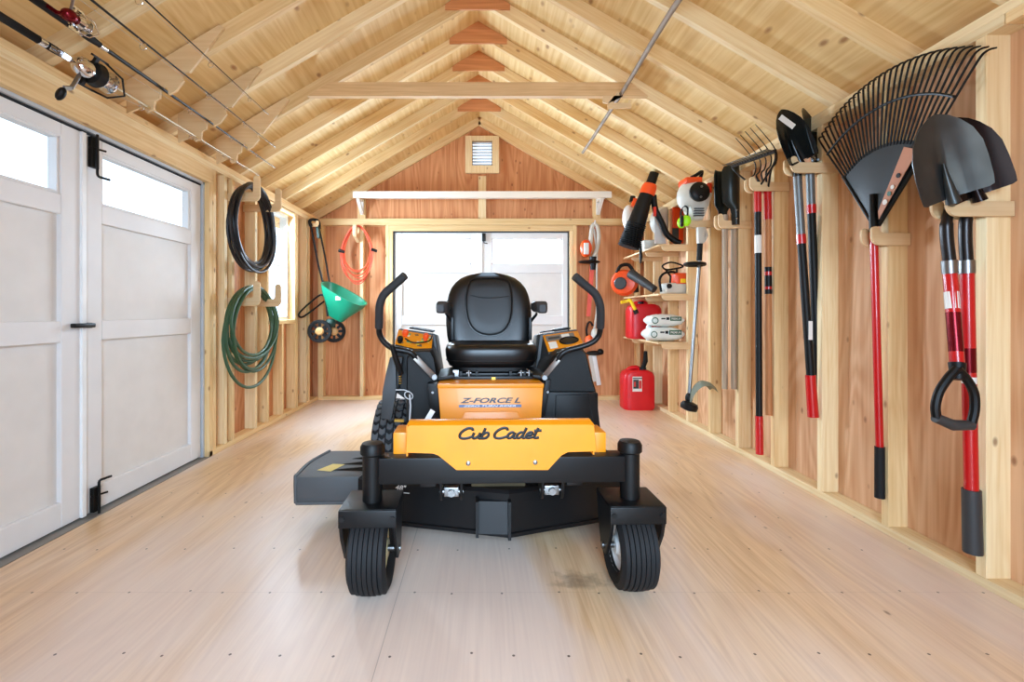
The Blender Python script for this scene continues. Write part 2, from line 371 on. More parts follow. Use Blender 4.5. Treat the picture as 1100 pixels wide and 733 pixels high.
# dark weather strip under the head
struct(B().box(XL-.068, XL-.05, DY0, DY1, 1.874, 1.884).build('trim_2', BLKR))
struct(B().box(XL-.15, XL-.002, DY0, DY1, -.012, .004).build('trim_3', mat('sill_aluminium', (.55, .53, .5), .5, .5)))
def shed_door(name, x, y0, y1, bolt=None, handle=None, left_wall=True, xsign=1):
    pass
def leaf_left(name, y0, y1, lockstile_at_far, bolts):
    X0 = -1.955; st = .012
    b = B()
    z0, z1 = .012, 1.872; wz0, wz1 = 1.545, 1.812
    b.box(X0-.03, X0, y0+.09, y1-.09, z0+.05, wz0-.09)               # recessed panel
    d = struct(b.build(name, mat('white_panel', (.87, .86, .845), .55, bump=.2, bscale=12, vary=.03)))
    def p(nm, a0, a1, c0, c1, th=.022):
        return B().box(X0-.04, X0+th, a0, a1, c0, c1, .003, 1).build(nm, WHITEP, d)
    p('stile', y0, y0+.105, z0, z1); p('stile', y1-.105, y1, z0, z1)
    p('rail', y0+.105, y1-.105, z1-.062, z1, .021); p('rail', y0+.105, y1-.105, wz0-.093, wz0, .021)
    p('rail', y0+.105, y1-.105, .862, .962, .021); p('rail', y0+.105, y1-.105, z0, .128, .021)
    b = B()
    for (a0, a1, c0, c1) in ((y0+.105, y0+.12, wz0, wz1), (y1-.12, y1-.105, wz0, wz1), (y0+.12, y1-.12, wz0, wz0+.013), (y0+.12, y1-.12, wz1-.01, wz1)):
        b.box(X0-.03, X0+.014, a0, a1, c0, c1, .002, 1)
    b.build('glazing_bead', WHITEP, d)
    B().box(X0-.016, X0-.012, y0+.105, y1-.105, wz0, wz1).build('glass_pane', GLASS, d)
    return d
d1 = leaf_left('door_1', 1.42, 2.243, True, False)
d2 = leaf_left('door_2', 2.262, 3.195, False, True)
# astragal strip on the far leaf
B().box(-1.975, -1.921, 2.236, 2.262, .012, 1.872, .002, 1).build('astragal', mat('bright_white', (.93, .95, .96), .4), d2)
def barrel_bolt(parent, y, zc, s, H=.15):
    x = -1.931
    b = B(); b.box(x, x+.022, y-.022, y+.022, zc-H/2, zc+H/2, .003)
    pl = b.build('bolt_plate', BLKP, parent)
    b = B(); b.tube(smooth([(x+.03, y, zc+s*H*.6), (x+.03, y, zc), (x+.03, y, zc-s*H*.45), (x+.032, y, zc-s*H*.75), (x+.045, y+.02, zc-s*H*.8), (x+.05, y+.05, zc-s*H*.8)], 4), .006, 8)
    b.cyl((x+.01, y-.026, zc+.02), (x+.04, y+.04, zc+.02), .005); b.build('bolt_rod', BLKM, pl)
barrel_bolt(d2, 2.30, 1.79, 1); barrel_bolt(d2, 2.31, .075, -1, .12)
b = B(); b.obox((-1.915, 2.235, .938), (.028, .115, .022), None, .006); b.cyl((-1.935, 2.27, .938), (-1.905, 2.27, .938), .013); b.build('door_handle', BLKM, d2)
for zc in (1.2, .5): pass
# window in the left wall
wf = B()
for (y0, y1, z0, z1) in ((WY0, WY0+.035, WZ0, WZ1), (WY1-.035, WY1, WZ0, WZ1), (WY0+.035, WY1-.035, WZ0, WZ0+.035), (WY0+.035, WY1-.035, WZ1-.035, WZ1), (WY0+.035, WY1-.035, 1.44, 1.46)):
    wf.box(SL-.04, SL+.03, y0, y1, z0, z1, .003, 1)
w1 = struct(wf.build('window_1', WHITE)); B().box(SL-.012, SL-.008, WY0+.035, WY1-.035, WZ0+.035, WZ1-.035).build('glass_pane', GLASS, w1)

# ---- right wall ------------------------------------------------
wr = struct(B().box(SR, SR+.012, YF, YBS+.01, -.02, ZT).build('wall_right', SHEATHR))
plate('bottom_plate', wr, XR+.0445, YF, YB, T2/2, m=PINE_P)
plate('top_plate', wr, XR+.0445, YF, YB, ZT-T2/2, m=PINE_P); plate('top_plate', wr, XR+.0445, YF, 1.62, ZT-1.5*T2); plate('top_plate', wr, XR+.0445, 1.623, YB-.05, ZT-1.5*T2, m=PINE_P)
RST = [YF, .055, .461, .868, 1.274, 1.68, 2.086, 2.493, 2.900, 3.305, 3.712, 4.118, 4.525, 4.93, 5.20]
for i, y in enumerate(RST): wallstud(wr, 1, y, m=(PINE, PINE_P)[i % 2])
for y in (1.36, 2.60, 3.83): # sheet edges: blocking
    pass

# ---- back wall -------------------------------------------------
BX0, BX1, BZ1 = -1.02, .995, 1.925
pk = (XC, RB0+.08); b = B()
b.box(SL, BX0-.0, YBS, YBS+.012, -.02, ZT); b.box(BX1, SR, YBS, YBS+.012, -.02, ZT); b.box(BX0, BX1, YBS, YBS+.012, BZ1, ZT)
VX0, VX1, VZ0, VZ1 = -.115, .115, 2.70, 2.99
def rz(x): return RB0-SLOPE*abs(x-XC)
for (x0, x1, z0) in ((SL, VX0, ZT), (VX1, SR, ZT)):
    if x0 < 0: b.prism([(x0, z0), (x1, z0), (x1, rz(x1)+.1), (x0, rz(x0)+.1)], 'xz', YBS, YBS+.012)
    else: b.prism([(x0, z0), (x1, z0), (x1, rz(x1)+.1), (x0, rz(x0)+.1)], 'xz', YBS, YBS+.012)
b.box(VX0, VX1, YBS, YBS+.012, ZT, VZ0); b.prism([(VX0, VZ1), (VX1, VZ1), (VX1, rz(VX1)+.1), (XC, rz(XC)+.1), (VX0, rz(VX0)+.1)], 'xz', YBS, YBS+.012)
wb = struct(b.build('wall_back', SHEATH))
def hboard(name, parent, x0, x1, y, z0, z1, th=.038, m=PINE):
    o = lumber(name, (z1-z0, th, x1-x0), ((x0+x1)/2, y+th/2, (z0+z1)/2), m, parent); o.rotation_euler = (0, PI/2, 0); return o
hboard('top_plate', wb, SL+.09, SR-.09, YB, ZT-.076, ZT-.001, .089)
hboard('bottom_plate', wb, SL+.09, BX0-.04, YB, 0, T2, .089); hboard('bottom_plate', wb, BX1+.04, SR-.09, YB, 0, T2, .089)
hboard('door_header', wb, BX0-.08, BX1+.08, YB+.004, BZ1+.01, ZT-.078, .08)
def bstud(x0, x1, z0=T2, z1=ZT-.078, th=.089, m=PINE): return lumber('stud', (x1-x0, th, z1-z0), ((x0+x1)/2, YB+th/2, (z0+z1)/2), m, wb)
bstud(-1.40, -1.362, m=PINE_P); bstud(BX0-.045, BX0-.005, 0, BZ1+.01); bstud(BX0-.087, BX0-.048, 0); bstud(BX1+.005, BX1+.045, 0, BZ1+.01, m=PINE_P); bstud(BX1+.048, BX1+.087, 0)
bstud(SL+.089, SL+.15); bstud(SR-.14, SR-.10)
# gable studs on the flat
for x in (-1.395, 1.325): lumber('gable_stud', (.09, .038, rz(x)-ZT), (x, YBS-.02, (ZT+rz(x))/2), PINE, wb)
lumber('gable_stud', (.09, .038, 2.58-ZT), (.0, YBS-.02, (ZT+2.58)/2), PINE_P, wb)
# rake boards (last rafter pair against the gable) come with the rafters
# vent
v = struct(B().box(-.195, .195, YBS-.045, YBS-.01, 2.615, 2.70, .002, 1).box(-.195, .195, YBS-.045, YBS-.01, 2.99, 3.045, .002, 1)
    .box(-.195, -.115, YBS-.044, YBS-.01, 2.70, 2.99, .002, 1).box(.115, .195, YBS-.044, YBS-.01, 2.70, 2.99, .002, 1).build('window_2', PINE_P))
b = B()
for i in range(8): b.obox((0, YBS, 2.72+i*.036), (.23, .03, .022), RX(.5))
b.build('louvre', mat('white_louvre', (.85, .9, .95), .5), v)
B().box(-.118, -.11, YBS-.03, YBS+.02, 2.695, 2.995).box(.11, .118, YBS-.03, YBS+.02, 2.695, 2.995).build('vent_rim', DGREY, v)
# back doors
def leaf_back(name, x0, x1, wx0, wx1):
    Y0 = YB+.05; z0, z1 = .012, BZ1-.005
    wz0, wz1 = 1.555, 1.85
    d = struct(B().box(x0+.05, x1-.05, Y0, Y0+.02, .1, wz0-.05).build(name, MC['white_panel']))
    def p(nm, a0, a1, c0, c1, t=0): return B().box(a0, a1, Y0-.022-t, Y0+.025, c0, c1, .003, 1).build(nm, WHITEP, d)
    p('stile', x0, wx0, z0, z1); p('stile', wx1, x1, z0, z1); p('rail', wx0, wx1, wz1, z1, -.001); p('rail', wx0, wx1, wz0-.1, wz0, -.001)
    p('rail', wx0, wx1, .86, .965, -.001); p('rail', wx0, wx1, z0, .13, -.001)
    b = B()
    for (a0, a1, c0, c1) in ((wx0, wx0+.014, wz0, wz1), (wx1-.014, wx1, wz0, wz1), (wx0, wx1, wz0, wz0+.012), (wx0, wx1, wz1-.012, wz1)): b.box(a0, a1, Y0-.012, Y0+.01, c0, c1)
    b.build('glazing_bead', WHITEP, d)
    B().box(wx0, wx1, Y0+.004, Y0+.008, wz0, wz1).build('glass_pane', GLASS, d)
    return d
d3 = leaf_back('door_3', BX0+.012, -.035, -.925, -.125); d4 = leaf_back('door_4', -.03, BX1-.012, .105, .925)
B().box(-.065, -.0, YB+.015, YB+.03, .012, BZ1-.01, .002, 1).build('astragal', MC['bright_white'], d4)
b = B(); b.box(.0, .04, YB+.0, YB+.027, 1.82, 1.91, .003); b.tube([(.02, YB-.005, 1.83), (.02, YB-.005, 1.80), (.06, YB-.01, 1.79)], .006, 8); b.build('bolt_plate', BLKM, d4)
struct(B().box(BX0, BX0+.011, YB+.01, YB+.08, 0, BZ1).box(BX1-.011, BX1, YB+.01, YB+.08, 0, BZ1).box(BX0, BX1, YB+.01, YB+.08, BZ1-.004, BZ1+.01).build('trim_4', DGREY))
# ---- front wall (behind the camera, wide open doorway)
FO0, FO1 = -.75, 1.05
b = B(); b.box(SL, FO0, YF-.1, YF-.088, -.02, ZT); b.box(FO1, SR, YF-.1, YF-.088, -.02, ZT); b.prism([(SL, 2.0), (SR, 2.0), (SR, rz(SR)+.1), (XC, rz(XC)+.1), (SL, rz(SL)+.1)], 'xz', YF-.1, YF-.088)
wfr = struct(b.build('wall_front', SHEATH))
for x in (-1.8, -1.2, -.80, 1.05, 1.45, 1.72): lumber('stud', (T2, .089, 2.0), (x+.019, YF-.044, 1.0), PINE, wfr)

# ---- roof ------------------------------------------------------
th = math.atan(SLOPE); RH = .089; RV = RH/math.cos(th)
b = B()
for s in (-1, 1):
    x1 = s*2.3
    zt0 = RB0+RV; zt1 = RB0+RV-SLOPE*abs(x1-XC)
    b.hexa([(XC, YF-.3, zt0), (x1, YF-.3, zt1), (x1, YBS+.3, zt1), (XC, YBS+.3, zt0), (XC, YF-.3, zt0+.014), (x1, YF-.3, zt1+.014), (x1, YBS+.3, zt1+.014), (XC, YBS+.3, zt0+.014)])
ceil = struct(b.build('ceiling', ROOFPLY))
def rafter(y, s, x_end, ht=RH, m=PINE, nm='rafter'):
    p0 = Vector((XC, y+.019, RB0+RV-(RV/2))); xe = x_end
    p1 = Vector((xe, y+.019, RB0+RV/2-SLOPE*abs(xe-XC))); d = p1-p0; c = (p0+p1)/2
    o = lumber(nm, (.038, ht, d.length), c, m, ceil)
    zax = d.normalized(); xax = Vector((0, 1, 0)); yax = zax.cross(xax)
    o.rotation_euler = Matrix((xax, yax, zax)).transposed().to_euler(); return o
RY0 = 3.235
RYS = [RY0+.4064*k for k in range(-8, 5)]
for i, y in enumerate(RYS):
    for s in (-1, 1): rafter(y, s, s*2.2, m=(PINE, PINE_P)[(i+(s > 0)) % 2])
for s in (-1, 1): rafter(YBS-.04, s, s*2.1, m=PINE)
for y in RYS:
    b = B(); hw = .225; zb = RB0-.07
    b.prism([(XC-hw, zb), (XC+hw, zb), (XC+hw, zb+.035), (XC, zb+.035+hw*SLOPE+.03), (XC-hw, zb+.035)], 'xz', y-.014, y-.001)
    b.build('gusset', wood('gusset_plywood', (.86, .60, .40), (.76, .49, .30), fine=45, ply=True, axis='X', ksize=.01), ceil)
b = B()
for s in (-1, 1):
    x = XC+s*1.99 if s > 0 else XC-1.99
    b.box(x-.01, x+.01, YF-.1, YBS, 2.0, RB0+RV-SLOPE*1.99)
struct(b.build('trim_5', SHEATH))
# collar tie
o = lumber('collar_tie', (.038, .098, 2.36), (-.02, RY0-.02, 2.535), PINE, ceil); o.rotation_euler = (PI/2, 0, PI/2)
bpy.data.objects.remove(o)
b = B(); b.prism([(-1.20, 2.487), (1.14, 2.487), (1.02, 2.583), (-1.05, 2.583)], 'xz', RY0-.040, RY0-.002)
ct = b.build('collar_tie', wood('tie_timber', (.90, .765, .575), (.80, .645, .45), axis='X'), ceil)

# ================================================================ SHELVES, HOOKS
t = thing('gable_shelf', 'long pale plank shelf high on the back gable wall under the vent', 'shelf', (0, YBS-.15, 2.3))
y1 = YBS-.04
hb = B().box(-1.42, 1.42, y1-.27, y1, 2.312, 2.332, .002, 1).build('shelf_board', wood('white_pine', (.96, .95, .92), (.93, .91, .87), axis='X', ksize=.01), t)
B().box(-1.42, 1.42, y1-.275, y1-.255, 2.262, 2.333, .002, 1).build('front_lip', MC['white_pine'], t)
for x in (-1.385, 1.335):
    b = B(); b.box(x-.02, x+.02, y1-.25, y1, 2.27, 2.312, .002, 1); b.box(x-.02, x+.02, y1-.03, y1, 2.13, 2.27, .002, 1)
    b.bar((x, y1-.20, 2.27), (x, y1-.02, 2.14), .035, .025); b.build('bracket', MC['white_pine'], t)

def hook_board(Y, xt, xw, zb, zt, parent, side=1, arm=.055, th=.012, nm='hook_board', tip=.034, drop=0):
    """plywood hook in the X-Z plane: arm from the stud to an upturned rounded tip"""
    s = side; pts = []
    za = zb+arm                       # arm top
    # lower outline from wall to tip with rounded corner
    r = .04
    pts.append((xw, zb-drop)); 
    if drop: pts += [(xt+s*.13, zb-drop), (xt+s*.11, zb-.01)]
    for k in range(7):
        a = PI/2*k/6; pts.append((xt+s*(r-r*math.sin(a)), zb+r-r*math.cos(a)))
    rt = tip/2
    for k in range(9):
        a = PI*k/8; pts.append((xt+s*(rt-rt*math.cos(a)), zt-rt+rt*math.sin(a)))
    for k in range(5):
        a = PI/2*k/4; q = .018; pts.append((xt+s*(tip+q-q*math.cos(a)), za+q-q*math.sin(a)))
    pts.append((xw, za))
    if s < 0: pts = pts[::-1]
    return B().prism(pts, 'xz', Y-th/2, Y+th/2, .0015, 1).build(nm, BIRCH, parent)
def hanger(y0, xt, zt, zb, label, xw=SR-.003, drop=.02, group='plywood tool hangers on the right wall studs'):
    t = thing('tool_hanger', label, 'hook', (XR, y0+.019, zb), group=group)
    for Y in (y0-.0088, y0+.038+.0088): hook_board(Y, xt, xw, zb, zt, t, drop=drop)
    return t
hanger(1.68, 1.665, 1.437, 1.345, 'plywood hook pair carrying the two red-handled shovels', drop=.0)
hanger(2.086, 1.735, 1.385, 1.30, 'plywood hook pair under the big black leaf rake', drop=.0)
hanger(2.493, 1.645, 1.835, 1.745, 'plywood hook pair carrying the two black-bladed shovels', drop=.0)
hanger(2.900, 1.66, 1.845, 1.755, 'plywood hook pair carrying the bow rake and the wooden-handled fork', drop=.0)
hanger(3.305, 1.67, 1.70, 1.595, 'plywood hook pair holding the post hole digger', drop=.0)
hanger(3.712, 1.635, 1.81, 1.68, 'plywood hook pair holding the string trimmer', drop=.0)
# left wall hose hooks
XT = -1.655
def lhook(Y, ztop, zb, label):
    t = thing('hose_hook', label, 'hook', (XL, Y, zb), group='plywood hose hooks on the left wall')
    hook_board(Y, XT, SL+.004, zb, ztop, t, side=-1, arm=.06, th=.014, tip=.05); return t
lhook(3.472, 2.025, 1.83, 'upper plywood hook nearer the doors, inside the black hose coil')
lhook(3.835, 2.025, 1.83, 'upper plywood hook nearer the window, inside the black hose coil')
lhook(3.472, 1.235, 1.05, 'lower plywood hook nearer the doors, inside the green hose coil')
lhook(3.835, 1.235, 1.05, 'lower plywood hook nearer the window, inside the green hose coil')

# ================================================================ HOSES AND CORD
def coil(cfun, turns, n=44): return [cfun(2*PI*k/n, k/n) for k in range(int(turns*n)+1)]
def hose_coil(X, Yc, ztop, W_, H_, turns, jw, jh, seed, sag=0):
    random.seed(seed); A = [(random.uniform(-1, 1), random.uniform(-1, 1), random.uniform(-1, 1), random.uniform(-1, 1)) for _ in range(turns+3)]
    def f(a, tn):
        i = int(tn); fr = tn-i; p = [A[i][q]*(1-fr)+A[i+1][q]*fr for q in range(4)]
        ry = W_/2*(1-jw*(p[0]+1)/2); rzz = H_/2*(1-jh*(p[1]+1)/2)
        s = math.sin(a+PI/2); c = math.cos(a+PI/2)
        yy = Yc + p[2]*.035*(1-s)/2 + c*ry*(1-.12*max(0, s)); zz = ztop-.012*(1+p[3])*1.5 - rzz + s*rzz
        return Vector((X + p[2]*.022 + .018*math.sin(i*2.1+a), yy, zz))
    return coil(f, turns)
tag(B().tube(hose_coil(-1.775, 3.60, 2.0, .68, .67, 9, .16, .16, 3), .0115, 9).build('black_hose', HOSEK), 'coiled black rubber hose hanging on the upper plywood hooks', 'hose')
gh = B().tube(hose_coil(-1.775, 3.62, 1.205, .86, .81, 8, .34, .40, 11), .0115, 9).build('garden_hose', HOSEG)
tag(gh, 'coiled green garden hose hanging below the black one', 'hose')
b = B(); b.lathe([(.016, 0), (.018, .01), (.018, .04), (.013, .05)], (-1.76, 3.63, 1.16), (0, .8, -.5), 14); b.build('hose_fitting', mat('brass', (.75, .6, .3), .3, 1), gh)
# orange cord
random.seed(5)
pts = []; nn = 40; A = [[random.uniform(-1, 1) for _ in range(4)] for _ in range(12)]
cx0 = (384-518)*5.26/500; ztopc = 1-(243-336)*5.26/500
for k in range(9*nn+1):
    tn = k/nn; i = int(tn); fr = tn-i; p = [A[i][q]*(1-fr)+A[i+1][q]*fr for q in range(4)]; a = 2*PI*tn+PI/2
    rx = .165*(1+.14*p[0]); rzz = .285*(1+.17*p[1]); s = math.sin(a)
    pts.append((cx0+math.cos(a)*rx*(1-.22*max(0, s))+p[2]*.012, 5.24+.02*p[3]+.01*math.sin(a*3), ztopc-rzz+s*rzz))
ec = B().tube(pts, .0058, 7).build('extension_cord', CORD); tag(ec, 'coiled orange extension cord hanging on the back wall', 'cord')
for (px, py) in ((367, 270), (402, 269)):
    p = at(px, py, 5.23); B().cyl(p+Vector((-.03, 0, .01)), p+Vector((.03, 0, -.01)), .02, .015, 12).build('plug', BLKP, ec)
t = thing('cord_hook', 'small plywood hook behind the orange extension cord', 'hook', (-1.38, YB, 1.95))
p = at(382, 250, 5.25)
B().prism([(5.33, 1.80), (5.33, 2.0), (5.30, 2.0), (5.29, 1.90), (5.21, 1.885), (5.20, 1.97), (5.17, 1.98), (5.165, 1.87), (5.20, 1.845)], 'yz', -1.44, -1.40, .002, 1).build('hook_board', BIRCH, t)

# ================================================================ POLE ON THE TIE
PX, PZ = .945, 2.495
t = thing('wooden_pole', 'long weathered round pole lying under the right-hand rafters', 'pole', (PX, 3, PZ))
n = 16; pts = [(PX+.006*math.sin(k*.7), 1.15+3.2*k/n, PZ+.004*math.cos(k*1.1)) for k in range(n+1)]
B().tube(pts, [.0165-.004*k/n for k in range(n+1)], 12).build('shaft', mat('weathered_bark_wood', (.56, .50, .44), .6, bump=.6, bscale=60, vary=.2), t)
t = thing('pole_bracket', 'small notched plywood bracket under the collar tie holding the pole', 'bracket', (.93, RY0, 2.45))
b = B(); b.prism([(.825, 2.484), (.965, 2.484), (.965, 2.515), (.92, 2.51), (.825+.06, 2.46), (.90, 2.435), (1.005, 2.435), (1.005, 2.455), (1.02, 2.455), (1.02, 2.40), (.86, 2.395), (.86, 2.43), (.825, 2.44)], 'xz', RY0-.054, RY0-.041)
b.build('bracket_board', BIRCH, t)
for y in (2.0,):
    t = thing('pole_bracket', 'plywood bracket on a near rafter holding the front of the pole', 'bracket', (.93, y, 2.45))
    b = B(); b.prism([(.82, 2.64), (1.02, 2.54), (1.02, 2.46), (.985, 2.46), (.985, 2.475), (.91, 2.475), (.90, 2.52), (.85, 2.54)], 'xz', RYS[5]-.016, RYS[5]-.002); b.build('bracket_board', BIRCH, t)

# ================================================================ FISHING RODS
# heel boards on the rafters that carry the rods
for i, y in enumerate((RYS[6], RYS[7], RYS[8])):
    t = thing('rod_rack_board', ('notched plywood rod rack board nearest the camera', 'middle notched plywood rod rack board', 'rearmost notched plywood rod rack board')[i], 'rack', (-1.5, y, 2.2), group='rod rack boards on the left rafters')
    b = B()
    poly = [(-1.84, 2.03), (-1.745, 2.072), (-1.745, 2.045), (-1.735, 2.035), (-1.70, 2.05), (-1.695, 2.095), (-1.668, 2.11), (-1.664, 2.155), (-1.645, 2.172), (-1.626, 2.155), (-1.622, 2.128), (-1.585, 2.148), (-1.545, 2.20), (-1.556, 2.225), (-1.54, 2.245), (-1.515, 2.243), (-1.335, 2.475), (-1.36, 2.49), (-1.84, 2.20)]
    b.prism(poly, 'xz', y-.016, y-.002); b.build('rack_plate', BIRCH, t)
LNE = mat('fishing_line', (.7, .7, .7), .3)
def rod(X, Z, Y0, Y1, label, gripcol=BLKR, reel=None, tipcol=BLKM, thin=1.0, guides=(2.45, 2.75, 3.0, 3.2), yo=1.75, hand=None):
    t = thing('fishing_rod', label, 'fishing rod', (X, Y0, Z), group='fishing rods racked under the left roof slope')
    n = 14
    B().tube([(X, yo+(Y1-yo)*k/n, Z-.0*k) for k in range(n+1)], [thin*(.0062*(1-k/n)+.0016) for k in range(n+1)], 8).build('blank', tipcol, t)
    B().lathe([(.012, 0), (.018, .01), (.018, .18), (.014, .25), (.016, .33), (.016, yo-Y0-.03), (.009, yo-Y0+.06)], (X, Y0, Z), (0, 1, 0), 14).build('grip', gripcol, t)
    B().cyl((X, yo-.10, Z), (X, yo-.07, Z), .017).build('ferrule', CHROME, t); B().cyl((X, yo+.02, Z), (X, yo+.06, Z), .013, .01).build('ferrule', CHROME, t)
    for gy in guides:
        b = B(); r = .015*(1-(gy-2.2)*.45); r = max(r, .005); b.torus((X, gy, Z-.008-r), r, .0018, (0, 1, 0), 14, 6); b.tube([(X, gy-.03, Z-.004), (X, gy, Z-.012)], .0014, 5); b.build('line_guide', CHROME, t)
    b = B(); b.tube([(X, yo+.1, Z-.05), (X, guides[0], Z-.02)]+[(X, gy, Z-.012) for gy in guides[1:]]+[(X, Y1, Z-.003)], .0009, 4); b.build('fishing_line', LNE, t)
    if reel:
        ry = reel['y']; s = reel.get('s', 1.0); zc = Z-.085*s; phi = reel.get('phi', 0)
        TM = Matrix.Translation((X, 0, Z)) @ Matrix.Rotation(phi, 4, 'Y') @ Matrix.Translation((-X, 0, -Z))
        def rb_(b, nm, m, par): b.bm.transform(TM); return b.build(nm, m, par)
        b = B(); b.bar((X, ry-.05*s, Z-.018), (X, ry+.05*s, Z-.018), .016*s, .008*s); b.bar((X, ry, Z-.02), (X, ry+.01*s, zc+.01), .016*s, .02*s, up=(0, 1, 0)); rb_(b, 'reel_foot', reel['c'], t)
        b = B(); b.sph((X, ry, zc), (.030*s, .036*s, .032*s)); rb = rb_(b, 'reel_body', reel['c'], t)
        b = B(); b.lathe([(.022*s, .02*s), (.036*s, .024*s), (.040*s, .05*s), (.036*s, .056*s)], (X, ry, zc), (0, 1, 0), 20); rb_(b, 'rotor', reel['c2'], t)
        b = B(); b.lathe([(.026*s, .05*s), (.034*s, .055*s), (.034*s, .06*s), (.022*s, .063*s), (.022*s, .09*s), (.036*s, .093*s), (.036*s, .098*s), (.02*s, .105*s)], (X, ry, zc), (0, 1, 0), 20); rb_(b, 'spool', CHROME, t)
        b = B(); R = .05*s; b.tube([(X-R, ry+.05*s, zc), (X-R*.9, ry+.10*s, zc-.02*s), (X-R*.2, ry+.12*s, zc-R*.95), (X+R*.7, ry+.10*s, zc-.03*s), (X+R, ry+.05*s, zc)], .0035*s, 6)
        b.bar((X-R, ry+.0, zc), (X-R, ry+.06*s, zc), .008, .012); b.bar((X+R, ry, zc), (X+R, ry+.06*s, zc), .008, .012); b.bar((X-R, ry+.02*s, zc), (X+R, ry+.02*s, zc), .012*s, .01*s); rb_(b, 'bail', reel['c2'], t)
        sd = reel.get('side', -1)
        b = B(); e = Vector((X+sd*.075*s, ry-.02*s, zc-.02*s)); b.tube([(X+sd*.02*s, ry, zc), e], .006*s, 8); e2 = e+Vector((sd*.01, -.05*s, -.03*s)); b.bar(e, e2, .012*s, .006*s)
        cr = rb_(b, 'crank', STEEL, t); rb_(B().sph(e2+Vector((sd*.02*s, 0, -.003)), (.022*s, .012*s, .012*s), 12, 8), 'crank_knob', BLKP, cr)
    return t
rod(-1.72, 2.058, 1.25, 3.60, 'lowest fishing rod with a silver and black spinning reel beside the door header', tipcol=mat('tan_blank', (.75, .66, .45), .3), reel=dict(y=1.90, c=CHROME, c2=BLKM, s=1.3, phi=-1.02), yo=1.90, guides=(2.35, 2.75, 3.1, 3.35))
rod(-1.645, 2.152, 1.25, 3.70, 'second fishing rod up with a maroon reel and thick black foregrip', reel=dict(y=1.78, c=MAROON, c2=CHROME, s=.8, side=1, phi=-1.35), yo=1.98, thin=1.25, guides=(2.62, 3.05, 3.4))
rod(-1.53, 2.225, 1.0, 3.45, 'third fishing rod up, slim and black with no reel in view', yo=1.3, thin=.85, guides=(2.1, 2.6, 3.0))
rod(-1.40, 2.300, .95, 3.05, 'highest fishing rod, thin dark blank nearest the ridge', yo=1.2, thin=.7, guides=(1.9, 2.4, 2.8))

# ================================================================ MOWER
MX, MY, MR = .072, 1.68, .030
mw_ = thing('riding_mower', 'yellow and black zero-turn riding mower parked in the middle of the plywood floor', 'lawn mower', (MX, MY, 0), MR)
def mp(px, py, d):
    Y = MY+d; X = (px-CX)*Y/FPX
    for _ in range(3):
        lx = (X-(MX-MR*d)); Yw = MY+d+MR*lx; X = (px-CX)*Yw/FPX
    return Vector((X-(MX-MR*d), d, 1-(py-CY)*Yw/FPX))
def mb(b, name, m, parent=mw_, **k): return b.build(name, m, parent, world=False, **k)
# caster wheels
for sx_ in (-.465, .465):
    sg = 1 if sx_ > 0 else -1
    wc = Vector((sx_, .01, .152)); hw = .064; R = .15
    prof = [(.085, -hw*.75), (.105, -hw), (.125, -hw*1.04), (.138, -hw*.93)]
    for k in range(7):
        c = -hw*.78+hw*1.56*k/6; r = R-.006*(abs(k-3)/3)**2; q = .0075
        prof += [(r-.003, c-q), (r, c-q+.001), (r, c+q-.001), (r-.003, c+q)]
        if k < 6: prof += [(r-.009, c+q+.0008), (r-.009, c+q+.0024)]
    prof += [(.138, hw*.93), (.125, hw*1.04), (.105, hw), (.085, hw*.75)]
    cw = mb(B().ring(prof, wc, (1, 0, 0), 48), 'caster_wheel', BLKR)
    b = B(); b.lathe([(.03, -.055), (.035, -.045), (.07, -.03), (.088, -.045), (.09, -.052), (.092, -.04), (.09, .04), (.092, .052), (.088, .045), (.07, .03), (.035, .045), (.03, .055)], wc, (1, 0, 0), 28)
    mb(b, 'rim', WHITE if sx_ > 0 else mat('cream_rim', (.75, .68, .5), .4), cw)
    mb(B().cyl(wc-Vector((.1, 0, 0)), wc+Vector((.1, 0, 0)), .011), 'axle_bolt', STEEL, cw)
    b = B(); b.box(sx_-.098, sx_+.098, -.085, .095, .315, .33, .005)
    b.box(sx_-.098, sx_+.098, -.09, -.078, .268, .328, .004)
    for q in (-.09, .09):
        b.prism([(-.085, .325), (.095, .325), (.06, .20), (.035, .13), (-.02, .13), (-.07, .22), (-.088, .27)], 'yz', sx_+q-.006, sx_+q+.006, .002, 1)
    for q in (-.085, .085): b.cyl((sx_+q, -.094, .30), (sx_+q, -.088, .30), .009)
    fk = mb(b, 'caster_fork', BLKM)
    b = B(); b.cyl((sx_, 0, .33), (sx_, 0, .495), .035, None, 28); b.lathe([(.037, 0), (.043, .006), (.043, .03), (.036, .042), (.015, .046)], (sx_, 0, .492), n=28)
    mb(b, 'pivot_post', BLKP)
# front beam
b = B(); zt = .487; zb_ = .392
b.hexa([(-.44, -.03, zb_), (.44, -.03, zb_), (.44, .05, zb_), (-.44, .05, zb_), (-.44, -.03, zt), (.44, -.03, zt), (.44, .05, zt), (-.44, .05, zt)], .008)

mb(b, 'front_beam', BLKM)
b = B()
for x in (-.27, .27): b.box(x-.03, x+.03, .03, 1.2, .36, .43, .006)
b.box(-.3, .3, 1.14, 1.2, .36, .43, .006); b.box(-.27, .27, .50, .56, .36, .42)
mb(b, 'frame_rail', BLKM)
